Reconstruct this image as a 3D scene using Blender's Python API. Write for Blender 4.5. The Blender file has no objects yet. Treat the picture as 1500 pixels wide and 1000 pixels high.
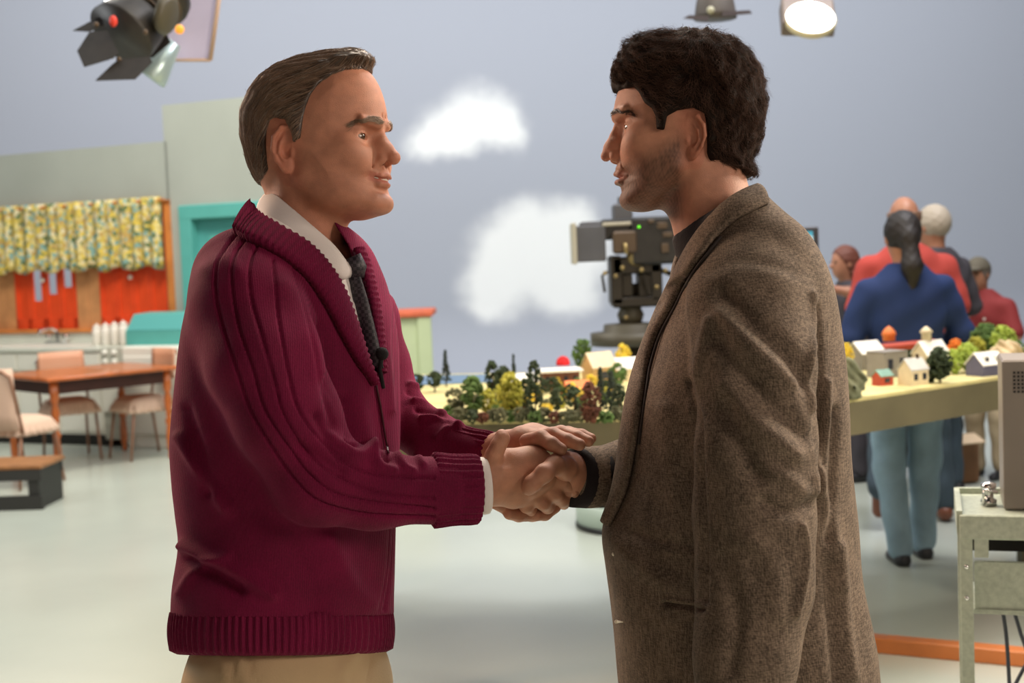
import bpy, math, random
import numpy as np
from mathutils import Matrix, Vector
random.seed(7); rng = np.random.default_rng(11)
SC = bpy.context.scene; COL = SC.collection
pi = math.pi; DBG = False
# ---------------------------------------------------------------- camera frame
FPX = 2000.0; CH = 1.55
PITCH = math.atan(135/2000); ROLL = -math.radians(2.3)
Rc = np.array(Matrix.Rotation(pi/2-PITCH, 3, 'X') @ Matrix.Rotation(ROLL, 3, 'Z'))
C0 = np.array([0, 0, CH])
def c2w(V):                       # studio-centre frame (right, forward-2m, up) -> world
    V = np.asarray(V, float); L = np.stack([V[..., 0], V[..., 2], -(2+V[..., 1])], -1)
    return L @ Rc.T + C0
def w2c(V):
    L = (np.asarray(V, float)-C0) @ Rc
    return np.stack([L[..., 0], -L[..., 2]-2, L[..., 1]], -1)
def g(ix, iy, c=0.0):
    s = (2+c)/2000.0
    return np.array([(ix-750)*s, c, (500-iy)*s])
def ray(ix, iy): return Rc @ np.array([(ix-750)/FPX, (500-iy)/FPX, -1])
def W(ix, iy, Y):                 # point at world distance Y
    d = ray(ix, iy); return C0+d*(Y/d[1])
def H(ix, iy, z):                 # point at world height z
    d = ray(ix, iy); return C0+d*((z-CH)/d[2])
# ---------------------------------------------------------------- materials
MATS = {}
def srgb(r, g_, b):
    f = lambda c: (c/255/12.92) if c/255 <= .04045 else ((c/255+.055)/1.055)**2.4
    return (f(r), f(g_), f(b), 1)
def mat(name, color, rough=.6, metal=0, bump=0, bscale=60, spec=.5, sheen=0, emit=None, estr=0,
        vary=0, vscale=8, attr=None, sss=0, coat=0):
    if name in MATS: return MATS[name]
    m = bpy.data.materials.new(name); m.use_nodes = True; nt = m.node_tree
    b = nt.nodes['Principled BSDF']; N = nt.nodes.new; L = nt.links.new
    b.inputs['Base Color'].default_value = color; b.inputs['Roughness'].default_value = rough
    b.inputs['Metallic'].default_value = metal; b.inputs['Specular IOR Level'].default_value = spec
    if sheen: b.inputs['Sheen Weight'].default_value = sheen; b.inputs['Sheen Roughness'].default_value = .4; b.inputs['Sheen Tint'].default_value = tuple(min(1, c*2+.3) for c in color[:3])+(1,)
    if coat: b.inputs['Coat Weight'].default_value = coat
    if sss:
        b.inputs['Subsurface Weight'].default_value = sss; b.inputs['Subsurface Radius'].default_value = (1, .35, .2); b.inputs['Subsurface Scale'].default_value = .006
    if emit: b.inputs['Emission Color'].default_value = emit; b.inputs['Emission Strength'].default_value = estr
    tc = N('ShaderNodeTexCoord'); src = None
    if attr:
        a = N('ShaderNodeAttribute'); a.attribute_name = attr; src = a.outputs['Color']
    if vary:
        n = N('ShaderNodeTexNoise'); n.inputs['Scale'].default_value = vscale; n.inputs['Detail'].default_value = 5
        L(tc.outputs['Object'], n.inputs['Vector'])
        mr = N('ShaderNodeMapRange'); mr.inputs['From Min'].default_value = .3; mr.inputs['From Max'].default_value = .7
        mr.inputs['To Min'].default_value = 1-vary; mr.inputs['To Max'].default_value = 1+vary
        L(n.outputs['Fac'], mr.inputs['Value'])
        mx = N('ShaderNodeVectorMath'); mx.operation = 'SCALE'
        if src: L(src, mx.inputs[0])
        else: mx.inputs[0].default_value = color[:3]
        L(mr.outputs['Result'], mx.inputs['Scale']); src = mx.outputs['Vector']
    if src: L(src, b.inputs['Base Color'])
    if bump:
        n = N('ShaderNodeTexNoise'); n.inputs['Scale'].default_value = bscale; n.inputs['Detail'].default_value = 3
        L(tc.outputs['Object'], n.inputs['Vector']); bp = N('ShaderNodeBump'); bp.inputs['Strength'].default_value = bump
        bp.inputs['Distance'].default_value = .004; L(n.outputs['Fac'], bp.inputs['Height']); L(bp.outputs['Normal'], b.inputs['Normal'])
    MATS[name] = m; return m
# ---------------------------------------------------------------- object helpers
def tag(o, label=None, cat=None, group=None, kind=None):
    if label: o['label'] = label
    if cat: o['category'] = cat
    if group: o['group'] = group
    if kind: o['kind'] = kind
    return o
def empty(name, loc, label, cat, group=None, rotz=0):
    o = bpy.data.objects.new(name, None); o.empty_display_size = .1; COL.objects.link(o)
    o.location = tuple(loc); o.rotation_euler = (0, 0, rotz)
    return tag(o, label, cat, group)
def link(name, me, m=None, parent=None):
    o = bpy.data.objects.new(name, me); COL.objects.link(o)
    if m is not None and not me.materials:
        for k in (m if isinstance(m, (list, tuple)) else [m]): me.materials.append(k)
    if parent is not None:
        o.parent = parent
        if getattr(parent, '_x', None) is None: pass
    return o
def mk(name, V, F, m=None, parent=None, smooth=True, world=True, cols=None):
    """V in world coordinates (or parent's local ones when world=False)"""
    V = np.asarray(V, float).reshape(-1, 3)
    org = np.zeros(3)
    if parent is None and world:
        org = np.array([(V[:, 0].min()+V[:, 0].max())/2, (V[:, 1].min()+V[:, 1].max())/2, V[:, 2].min()])
    elif parent is not None and world:
        org = np.zeros(3)
        Mi = np.array(world_matrix(parent).inverted()); V = V @ Mi[:3, :3].T + Mi[:3, 3]
    V = V-org
    me = bpy.data.meshes.new(name)
    if isinstance(F, np.ndarray):
        n, k = F.shape
        me.vertices.add(len(V)); me.vertices.foreach_set('co', V.astype(np.float32).ravel())
        me.loops.add(n*k); me.loops.foreach_set('vertex_index', F.astype(np.int32).ravel())
        me.polygons.add(n); me.polygons.foreach_set('loop_start', np.arange(0, n*k, k, dtype=np.int32))
        me.update(calc_edges=True)
    else:
        me.from_pydata([tuple(v) for v in V], [], [tuple(f) for f in F]); me.update()
    me.validate()
    if smooth: me.polygons.foreach_set('use_smooth', np.ones(len(me.polygons), bool))
    if cols is not None:
        a = me.color_attributes.new('Col', 'FLOAT_COLOR', 'POINT')
        c = np.ones((len(V), 4), np.float32); c[:, :3] = cols; a.data.foreach_set('color', c.ravel())
    o = link(name, me, m, parent); o.location = tuple(org)
    return o
def world_matrix(o):
    M = Matrix.LocRotScale(o.location, o.rotation_euler, o.scale)
    while o.parent is not None:
        o = o.parent; M = Matrix.LocRotScale(o.location, o.rotation_euler, o.scale) @ M
    return M
class MB:
    """collects shapes into one mesh"""
    def __init__(s): s.V = []; s.F = []; s.c = []
    def add(s, V, F, col=None):
        b = len(s.V); s.V += [tuple(v) for v in V]; s.F += [tuple(i+b for i in f) for f in F]
        s.c += [col or (1, 1, 1)]*len(V); return s
    def box(s, c, d, rz=0, R=None, bev=0, col=None, taper=1):
        hx, hy, hz = d[0]/2, d[1]/2, d[2]/2; V = []
        if bev:
            b = min(bev, hx*.9, hy*.9, hz*.9)
            for z, k in ((-hz, b), (-hz+b, 0), (hz-b, 0), (hz, b)):
                t = taper if z > 0 else 1
                x, y = (hx-k)*t, (hy-k)*t; c2 = b*.5
                V += [(-x+c2, -y, z), (x-c2, -y, z), (x, -y+c2, z), (x, y-c2, z), (x-c2, y, z), (-x+c2, y, z), (-x, y-c2, z), (-x, -y+c2, z)]
            F = [tuple(range(7, -1, -1)), tuple(range(24, 32))]
            for r in range(3):
                for i in range(8): F.append((r*8+i, r*8+(i+1) % 8, r*8+8+(i+1) % 8, r*8+8+i))
        else:
            for z in (-hz, hz):
                t = taper if z > 0 else 1
                V += [(-hx*t, -hy*t, z), (hx*t, -hy*t, z), (hx*t, hy*t, z), (-hx*t, hy*t, z)]
            F = [(3, 2, 1, 0), (4, 5, 6, 7), (0, 1, 5, 4), (1, 2, 6, 5), (2, 3, 7, 6), (3, 0, 4, 7)]
        M = Matrix.Rotation(rz, 3, 'Z') if R is None else R
        return s.add([tuple(M @ Vector(v)+Vector(c)) for v in V], F, col)
    def lathe(s, prof, c=(0, 0, 0), n=20, R=None, col=None, sx=1, sy=1):
        V = []; F = []
        for r, z in prof:
            for i in range(n): a = 2*pi*i/n; V.append((r*math.cos(a)*sx, r*math.sin(a)*sy, z))
        for k in range(len(prof)-1):
            for i in range(n): F.append((k*n+i, k*n+(i+1) % n, (k+1)*n+(i+1) % n, (k+1)*n+i))
        F.append(tuple(range(n-1, -1, -1))); F.append(tuple((len(prof)-1)*n+i for i in range(n)))
        M = Matrix.Identity(3) if R is None else R
        return s.add([tuple(M @ Vector(v)+Vector(c)) for v in V], F, col)
    def tube(s, pts, r, n=8, col=None, flat=1):
        pts = [Vector(p) for p in pts]; rs = r if isinstance(r, (list, tuple)) else [r]*len(pts); V = []; F = []
        up = None
        for i, p in enumerate(pts):
            t = (pts[min(i+1, len(pts)-1)]-pts[max(i-1, 0)]).normalized()
            if up is None: up = t.orthogonal().normalized()
            up = (up-t*up.dot(t)).normalized(); sd = t.cross(up)
            for k in range(n):
                a = 2*pi*k/n; V.append(p+(up*math.cos(a)+sd*math.sin(a)*flat)*rs[i])
        for i in range(len(pts)-1):
            for k in range(n): F.append((i*n+k, i*n+(k+1) % n, (i+1)*n+(k+1) % n, (i+1)*n+k))
        F.append(tuple(range(n-1, -1, -1))); F.append(tuple((len(pts)-1)*n+i for i in range(n)))
        return s.add(V, F, col)
    def ball(s, c, r, n=12, m=8, col=None, sx=1, sy=1, sz=1, jit=0):
        V = [(0, 0, -r*sz)]; F = []
        for j in range(1, m):
            ph = -pi/2+pi*j/m
            for i in range(n):
                a = 2*pi*i/n; k = 1+(random.uniform(-jit, jit) if jit else 0)
                V.append((r*k*sx*math.cos(ph)*math.cos(a), r*k*sy*math.cos(ph)*math.sin(a), r*k*sz*math.sin(ph)))
        V.append((0, 0, r*sz)); T = len(V)-1
        for i in range(n): F.append((0, 1+(i+1) % n, 1+i)); F.append((T, 1+(m-2)*n+i, 1+(m-2)*n+(i+1) % n))
        for j in range(m-2):
            for i in range(n): F.append((1+j*n+i, 1+j*n+(i+1) % n, 1+(j+1)*n+(i+1) % n, 1+(j+1)*n+i))
        return s.add([tuple(Vector(v)+Vector(c)) for v in V], F, col)
    def prism(s, poly, z0, z1, R=None, o=(0, 0, 0), col=None):
        n = len(poly); V = [(p[0], p[1], z0) for p in poly]+[(p[0], p[1], z1) for p in poly]
        F = [tuple(range(n-1, -1, -1)), tuple(range(n, 2*n))]+[(i, (i+1) % n, n+(i+1) % n, n+i) for i in range(n)]
        M = Matrix.Identity(3) if R is None else R
        return s.add([tuple(M @ Vector(v)+Vector(o)) for v in V], F, col)
    def out(s, name, m, parent=None, smooth=False, world=True, cols=False):
        return mk(name, s.V, s.F, m, parent, smooth, world, cols=np.array(s.c) if cols else None)
def copy_tree(o, parent=None):
    c = o.copy(); COL.objects.link(c)
    if parent is not None: c.parent = parent
    for ch in [k for k in bpy.data.objects if k.parent == o]: copy_tree(ch, c)
    return c
# ---------------------------------------------------------------- distance fields
f32 = np.float32
def smin(a, b, k):
    if k <= 0: return np.minimum(a, b)
    h = np.maximum(k-np.abs(a-b), 0)/k
    return np.minimum(a, b)-h*h*k*.25
def smax(a, b, k): return -smin(-a, -b, k)
def ell(P, c, r, R=None):
    x, y, z = P[0]-c[0], P[1]-c[1], P[2]-c[2]
    if R is not None: x, y, z = (R[0][0]*x+R[1][0]*y+R[2][0]*z, R[0][1]*x+R[1][1]*y+R[2][1]*z, R[0][2]*x+R[1][2]*y+R[2][2]*z)
    k0 = np.sqrt((x/r[0])**2+(y/r[1])**2+(z/r[2])**2)+1e-9
    k1 = np.sqrt((x/r[0]**2)**2+(y/r[1]**2)**2+(z/r[2]**2)**2)+1e-9
    return k0*(k0-1)/k1
def cap(P, a, b, ra, rb=None, flat=None):
    if rb is None: rb = ra
    bx, by, bz = b[0]-a[0], b[1]-a[1], b[2]-a[2]
    x, y, z = P[0]-a[0], P[1]-a[1], P[2]-a[2]
    t = np.clip((x*bx+y*by+z*bz)/(bx*bx+by*by+bz*bz+1e-12), 0, 1)
    dx, dy, dz = x-bx*t, y-by*t, z-bz*t
    if flat is not None:                    # flattened along a direction
        q = dx*flat[0]+dy*flat[1]+dz*flat[2]; s = flat[3]-1
        dx, dy, dz = dx+q*s*flat[0], dy+q*s*flat[1], dz+q*s*flat[2]
    return np.sqrt(dx*dx+dy*dy+dz*dz)-(ra+(rb-ra)*t)
def chain(P, pts, rs, k=.01, flat=None):
    d = None
    for i in range(len(pts)-1):
        e = cap(P, pts[i], pts[i+1], rs[i], rs[i+1], flat)
        d = e if d is None else smin(d, e, k)
    return d
def gchain(P, rows, k=.01, flat=None):      # rows (ix, iy, c, r_px)
    return chain(P, [g(*r[:3]) for r in rows], [r[3]*(2+r[2])/2000 for r in rows], k, flat)
def catmull(pts, n=6, closed=False):
    pts = np.asarray(pts, float); N = len(pts); out = []
    rng_ = range(N) if closed else range(N-1)
    for i in rng_:
        if closed: p0, p1, p2, p3 = pts[(i-1) % N], pts[i], pts[(i+1) % N], pts[(i+2) % N]
        else: p0, p1, p2, p3 = pts[max(i-1, 0)], pts[i], pts[i+1], pts[min(i+2, N-1)]
        for t in np.arange(n)/n:
            out.append(.5*((2*p1)+(p2-p0)*t+(2*p0-5*p1+4*p2-p3)*t*t+(3*p1-p0-3*p2+p3)*t**3))
    if not closed: out.append(pts[-1])
    return np.array(out)
def poly2d(x, z, pts):
    """signed distance, negative inside"""
    pts = np.asarray(pts, f32); d = np.full(x.shape, 1e9, f32); s = np.zeros(x.shape, bool)
    n = len(pts)
    for i in range(n):
        a = pts[i]; b = pts[i-1]; ex, ez = b[0]-a[0], b[1]-a[1]; wx, wz = x-a[0], z-a[1]
        t = np.clip((wx*ex+wz*ez)/(ex*ex+ez*ez+1e-12), 0, 1)
        bx, bz = wx-ex*t, wz-ez*t; d = np.minimum(d, bx*bx+bz*bz)
        c1 = z >= a[1]; c2 = z < b[1]; c3 = ex*wz > ez*wx
        s ^= (c1 & c2 & c3) | (~c1 & ~c2 & ~c3)
    d = np.sqrt(d); return np.where(s, -d, d)
def line2d(x, z, pts):
    d = np.full(x.shape, 1e9, f32); pts = np.asarray(pts, f32)
    for a, b in zip(pts[:-1], pts[1:]):
        e = b-a; t = np.clip(((x-a[0])*e[0]+(z-a[1])*e[1])/(e@e+1e-9), 0, 1)
        d = np.minimum(d, (x-a[0]-e[0]*t)**2+(z-a[1]-e[1]*t)**2)
    return np.sqrt(d)
def loft(P, rows, n=8):
    """rows (z, cx, cy, a, b, ang) ascending in z; elliptic slices"""
    R = np.asarray(sorted(rows), float); S = catmull(R, n); z = S[:, 0]
    q = [np.interp(P[2], z, S[:, k]).astype(f32) for k in range(1, 6)]
    x, y = P[0]-q[0], P[1]-q[1]; c, s = np.cos(q[4]), np.sin(q[4])
    u, v = x*c+y*s, -x*s+y*c; e = 2.3
    r = (np.abs(u/q[2])**e+np.abs(v/q[3])**e)**(1/e)
    d = (r-1)*np.minimum(q[2], q[3])
    return np.maximum(d, np.maximum(z[0]-P[2], P[2]-z[-1]))
def surf(fn, lo, hi, h, safe=1.7):
    if DBG: print("surf", h, np.round((np.array(hi)-np.array(lo))/h).astype(int), flush=True)
    lo = np.array(lo, float); hi = np.array(hi, float); K = 4
    n = np.ceil((hi-lo)/(h*K)).astype(int)+1; H4 = h*K
    cx = [lo[i]+H4*(np.arange(n[i])+.5) for i in range(3)]
    A = np.meshgrid(*[c.astype(f32) for c in cx], indexing='ij')
    D4 = fn(tuple(a.ravel() for a in A)).reshape(n)
    D = np.repeat(np.repeat(np.repeat(D4, K, 0), K, 1), K, 2).astype(f32)
    m = np.abs(D) < H4*safe
    idx = np.nonzero(m)
    ax = [(lo[i]+h*(np.arange(n[i]*K)+.5)).astype(f32) for i in range(3)]
    idx = tuple(i.astype(np.int32) for i in idx)
    for a in range(0, len(idx[0]), 300000):
        sub = tuple(i[a:a+300000] for i in idx); D[sub] = fn(tuple(ax[i][sub[i]] for i in range(3)))
    del m, idx
    s = D < 0
    cnt = np.zeros(tuple(np.array(D.shape)-1), np.int8)
    cs = [(i, j, k) for i in (0, 1) for j in (0, 1) for k in (0, 1)]
    sl = lambda A, c: A[c[0]:A.shape[0]-1+c[0], c[1]:A.shape[1]-1+c[1], c[2]:A.shape[2]-1+c[2]]
    for c in cs: cnt += sl(s, c)
    act = (cnt > 0) & (cnt < 8); I = np.nonzero(act); I = np.stack(I, 1)
    vid = np.full(cnt.shape, -1, np.int32); vid[act] = np.arange(len(I))
    vals = {c: D[I[:, 0]+c[0], I[:, 1]+c[1], I[:, 2]+c[2]] for c in cs}
    acc = np.zeros((len(I), 3)); w = np.zeros(len(I))
    for a in cs:
        for ax_ in range(3):
            if a[ax_]: continue
            b = list(a); b[ax_] = 1; b = tuple(b); da, db = vals[a], vals[b]; cr = (da < 0) != (db < 0)
            t = np.where(cr, da/np.where(cr, da-db, 1), 0); p = np.array(a, float)[None]+np.zeros((len(I), 3)); p[:, ax_] += t
            acc += p*cr[:, None]; w += cr
    V = (I+acc/w[:, None]+.5)*h+lo
    Fs = []
    for ax_ in range(3):
        o = [q for q in range(3) if q != ax_]
        a = np.moveaxis(s, ax_, 0); e = a[:-1] != a[1:]
        vv = np.moveaxis(vid, ax_, 0); sg = a[:-1]
        e = e[:, 1:-1, 1:-1]; sg = sg[:, 1:-1, 1:-1]
        q = np.nonzero(e); i, j, k = q[0], q[1]+1, q[2]+1
        f = np.stack([vv[i, j-1, k-1], vv[i, j, k-1], vv[i, j, k], vv[i, j-1, k]], 1)
        fl = sg[q] ^ (ax_ == 1)
        f = np.where(fl[:, None], f, f[:, ::-1]); Fs.append(f)
    F = np.concatenate(Fs); F = F[(F >= 0).all(1)]
    return V, F
def grad(fn, V, e=.0015):
    V = V.astype(f32); P = tuple(V[:, i] for i in range(3)); o = []
    for i in range(3):
        a = list(P); b = list(P); a[i] = P[i]+f32(e); b[i] = P[i]-f32(e); o.append(fn(tuple(a))-fn(tuple(b)))
    G = np.stack(o, 1); return G/(np.linalg.norm(G, axis=1, keepdims=True)+1e-9)
def proj(V):                       # studio frame -> picture coordinates
    s = 2000/(2+V[:, 1]); return 750+V[:, 0]*s, 500-V[:, 2]*s
def folds(fn, V, L, facing=True):
    """L: (polyline in picture coordinates, width px, amplitude mm). raised or sunk creases in the cloth"""
    N = grad(fn, V); ix, iy = proj(V); d = np.zeros(len(V))
    vd = V+np.array([0, 2., 0]); vd /= np.linalg.norm(vd, axis=1, keepdims=True)
    fc = np.clip(-(N*vd).sum(1)*3, 0, 1) if facing else 1
    for p, w, a in L:
        q = catmull(p, 5) if len(p) > 2 else np.array(p, float)
        lx = np.array(p)[:, 0]; ly = np.array(p)[:, 1]
        m = (ix > lx.min()-3*w) & (ix < lx.max()+3*w) & (iy > ly.min()-3*w) & (iy < ly.max()+3*w)
        if not m.any(): continue
        dd = line2d(ix[m].astype(f32), iy[m].astype(f32), q); d[m] += a/1000*np.exp(-(dd/w)**2)
    return V+N*(d*fc)[:, None]
def sines(V, f, seed, n=6):
    r = np.random.default_rng(seed); o = np.zeros(len(V))
    for i in range(n):
        k = r.normal(size=3)*f; o += np.sin(V@k+r.uniform(0, 6.28))
    return o/n
def trace(fn, ix, iy, c0=-.45, off=0.0, steps=90):
    o = np.array([0, -2.0, 0]); t = g(ix, iy, 0)-o; t = t/np.linalg.norm(t); s = (2+c0)
    best = (9, s)
    for _ in range(steps):
        p = o+t*s; d = float(fn(tuple(np.array([p[i]], f32) for i in range(3)))[0])
        if d < best[0]: best = (d, s)
        if d < .0004 or s > 2.5: break
        s += min(max(d*.6, .0005), .04)
    s = best[1]
    p = o+t*s; n = grad(fn, p[None])[0]
    return p+n*off, n
def ribbon(E0, E1, th, N0=None, nseg=4, bulge=0.0):
    """thick strip between edge curves E0,E1 (m x 3) with outward normals N0"""
    E0 = np.asarray(E0); E1 = np.asarray(E1); m = len(E0); V = []; F = []
    for side in (1, 0):
        for i in range(m):
            for k in range(nseg+1):
                t = k/nseg; p = E0[i]*(1-t)+E1[i]*t; V.append(p+N0[i]*(bulge*4*t*(1-t)+(th if side else 0)))
    w = nseg+1
    for i in range(m-1):
        for k in range(nseg):
            F.append((i*w+k, i*w+k+1, (i+1)*w+k+1, (i+1)*w+k)); b = m*w
            F.append((b+i*w+k, b+(i+1)*w+k, b+(i+1)*w+k+1, b+i*w+k+1))
    b = m*w
    for i in range(m-1):
        F.append((i*w, (i+1)*w, b+(i+1)*w, b+i*w)); k = nseg
        F.append((i*w+k, b+i*w+k, b+(i+1)*w+k, (i+1)*w+k))
    for k in range(nseg):
        F.append((k, b+k, b+k+1, k+1)); q = (m-1)*w; F.append((q+k, q+k+1, b+q+k+1, b+q+k))
    return np.array(V), F
# ================================================================ HEADS
def frame(o, fx, roll=0):          # local X forward (unit, horizontal), Z up
    X = np.array(fx, float); X /= np.linalg.norm(X); Z = np.array([0, 0, 1.]); Y = np.cross(Z, X); Y /= np.linalg.norm(Y); Z = np.cross(X, Y)
    return np.array(o, float), np.stack([X, Y, Z], 1)
def toloc(P, fr):
    o, R = fr; x, y, z = P[0]-f32(o[0]), P[1]-f32(o[1]), P[2]-f32(o[2])
    return tuple(((x*R[0, i]+y*R[1, i]+z*R[2, i])*1000).astype(f32) for i in range(3))
def tocam(V, fr): return fr[0]+(np.asarray(V, float)/1000)@fr[1].T
def inflate(x, y, z, poly, Wd, R, pw=2.08):
    t = -poly2d(x, z, poly); u = np.maximum(R-t, 0)/R
    return ((u**pw+(np.abs(y)/Wd)**pw)**(1/pw)-1)*np.minimum(R, Wd)
def head_fn(q, p):
    x, y, z = q; ay = np.abs(y); S = (x, ay, z)
    Wd = np.interp(z, [-110, -80, -40, 0, 40, 90, 130], p['W']).astype(f32)
    Wd = Wd*np.interp(x, [-100, -20, 60, 120], [1.0, 1.02, .95, .75]).astype(f32)
    d = inflate(x, y, z, p['prof'], Wd, p.get('R', 82))
    nk = p['neck']; d = smin(d, cap(q, nk[0], nk[1], nk[2], nk[3]), 22)
    d = smin(d, cap(S, (-12, 52, -45), (nk[1][0]+40, 14, nk[1][2]+20), 11, 9), 22)          # neck cord
    ex, ey, ez = p['eye']
    d = smin(d, ell(S, (38, 49, -34), (34, 17, 38)), 24)
    d = smin(d, cap(S, (18, 60, -48), (p['chin'][0]-18, 22, p['chin'][1]+2), 9, 8), 20)      # jaw line
    d = smin(d, ell(S, (ex-20, 48, ez-20), (18, 15, 15)), 26)                               # cheekbone
    d = smin(d, ell(S, (ex-9, 34, ez-36), p.get('apple', (13, 14, 15))), 22)
    d = smin(d, ell(q, (p['chin'][0]-12, 0, p['chin'][1]), (12.5, 19, 12)), 8)
    d = smax(d, -ell(S, (ex+9, 30, ez+1), (13, 18, 11)), 10)                                # eye sockets
    bx = p['brow']
    d = smin(d, cap(S, (bx[0]-5, 12, bx[1]-3), (bx[0]-17, 43, bx[1]+1), 5.5, 5), 10)
    n = p['nose']
    for i in range(len(n)-1):
        e = cap(q, (n[i][0], 0, n[i][1]), (n[i+1][0], 0, n[i+1][1]), n[i][2], n[i+1][2]); b = e if i == 0 else smin(b, e, 4)
    b = smin(b, cap(q, (n[0][0]-8, 0, n[0][1]), (n[2][0]-15, 0, n[2][1]), 8, 9), 4)
    al = p['ala']; b = smin(b, ell(S, (al[0], 12, al[1]), (9.5, 6, 7.5)), 5)
    b = smin(b, ell(S, (n[-2][0]-9, 6, n[-2][1]), (12, 9, 14)), 8)
    d = smin(d, b, 5)
    d = smax(d, -ell(S, (al[0]+4, 6.3, al[1]-8), (5.5, 3, 5)), 2)                            # nostrils
    d = smax(d, -cap(S, (al[0]-3, 20.5, al[1]+3), (al[0]-14, 32, al[1]-28), 1.2, 1.6), p.get('naso', 8))  # cheek fold
    m = p['mouth']; mz = m[1]; mw = m[2]; mk_ = p.get('mback', 17)
    up = smin(cap(S, (m[0]-1, 3, mz+5.5), (m[0]-6, 15, mz+4), 4.2, 3.6), cap(S, (m[0]-6, 15, mz+4), (m[0]-mk_, mw, mz+m[3]), 3.6, 1.6), 4)
    lo = smin(cap(S, (m[0]-3, 0, mz-6.5), (m[0]-8, 14, mz-6), 4.6, 4), cap(S, (m[0]-8, 14, mz-6), (m[0]-mk_, mw-1, mz+m[3]-1), 4, 1.4), 4)
    d = smin(d, smin(up, lo, 1.0), 3.5)
    mo = smin(cap(S, (m[0]+3, 0, mz), (m[0]-4, 15, mz-.5), m[4], m[4]*.9), cap(S, (m[0]-4, 15, mz-.5), (m[0]-mk_+4, mw-5, mz+m[3]*.7), m[4]*.8, .3), 2)
    d = smax(d, -mo, 1.5)
    # lids around the eyeball
    E = (ex-12.5, ey, ez); ball = np.sqrt((x-E[0])**2+(ay-E[1])**2+(z-E[2])**2)
    lid = ball-14.2
    d = smin(d, lid, 5)
    op = ell(S, (ex+1, ey-.5, ez-.3), (12, 14, p.get('open', 3.6)))
    d = smax(d, -np.maximum(op, ball-19), 1.0)
    d = np.maximum(d, -np.maximum(ball-12.7, -(x-(E[0]-2))))                                 # room for the eyeball
    if p.get('age'):
        for A_, B_, r_, k_ in (((ex-3, 22, ez-12), (ex-11, 44, ez-13), 1.0, 4), ((p['brow'][0]-6, 6, p['brow'][1]+2), (p['brow'][0]-5, 5, p['brow'][1]+12), .4, 4),
                (((m[0]-mk_-4), mw+7, mz+6), ((m[0]-mk_-8), mw+6, mz-22), 1.0, 7)):
            d = smax(d, -cap(S, A_, B_, r_, r_*.7), k_)
        d = smin(d, ell(S, (62, 42, -70), (34, 18, 16)), 30)
    # ear
    er = p['ear']; ec = (er[0], er[1], er[2]); k = er[3]
    t = .42; cs, sn = math.cos(t), math.sin(t)                                               # flares outward to the back
    lx, lyy = (x-ec[0])*cs-(ay-ec[1])*(-sn), None
    u = (x-ec[0])*cs-(ay-ec[1])*sn; v = (x-ec[0])*sn+(ay-ec[1])*cs; w = z-ec[2]
    tl = .12; u, w = u*math.cos(tl)-w*math.sin(tl), u*math.sin(tl)+w*math.cos(tl)
    u, v, w = u/k, v/k, w/k; Q = (u, v, w)
    plate = ell(Q, (-2, 0, 4), (15, 3.6, 24)); plate = smin(plate, ell(Q, (5, 0, -24), (8, 3.4, 10)), 6)
    rim = chain(Q, [(9, 1, 8), (11, 1.5, 20), (3, 2.5, 30), (-9, 3, 28), (-17, 3.2, 14), (-17, 3, -2), (-10, 2.4, -17), (0, 1, -27)], [2, 2.6, 3, 3.2, 3.2, 3, 2.6, 2.6], 2)
    anti = chain(Q, [(-2, 2, 20), (-8, 2.6, 8), (-8, 2.6, -6), (0, 2.2, -15)], [1.8, 2.4, 2.6, 2.2], 2)
    ear = smin(smin(plate, rim, 2.5), anti, 2.5)
    ear = smax(ear, -ell(Q, (2.5, 5, -1), (8.5, 9, 12.5)), 2)
    ear = smax(ear, -chain(Q, [(5, 5.5, 22), (-7, 6, 20), (-12.5, 6, 8), (-12, 5.6, -6)], [2.8, 3, 2.8, 2.2], 2), 1.5)
    ear = smin(ear, ell(Q, (10, 2, -4), (3.2, 3.2, 5)), 2.5)
    d = smin(d, ear*k, 4)
    return d/1000
def eyeball(fr, p, side, root, color=(.12, .07, .04), look=(1, 0, 0)):
    ex, ey, ez = p['eye']; c = np.array([ex-12.5, ey*side, ez]); lk = np.array(look, float); lk /= np.linalg.norm(lk)
    mb = MB(); mb.ball((0, 0, 0), 12.3, 36, 28); V = np.array(mb.V); n = V/12.3; dt = n@lk
    V = V+lk*np.clip((dt-.9)*14, 0, 1)[:, None]*.8
    cols = np.tile(np.array([.42, .35, .31]), (len(V), 1)); cols[dt > .865] = color; cols[dt > .972] = (.005, .005, .005)
    return mk('eyeball', c2w(tocam(V+c, fr)), mb.F, M_eye, root, cols=cols)
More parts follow.
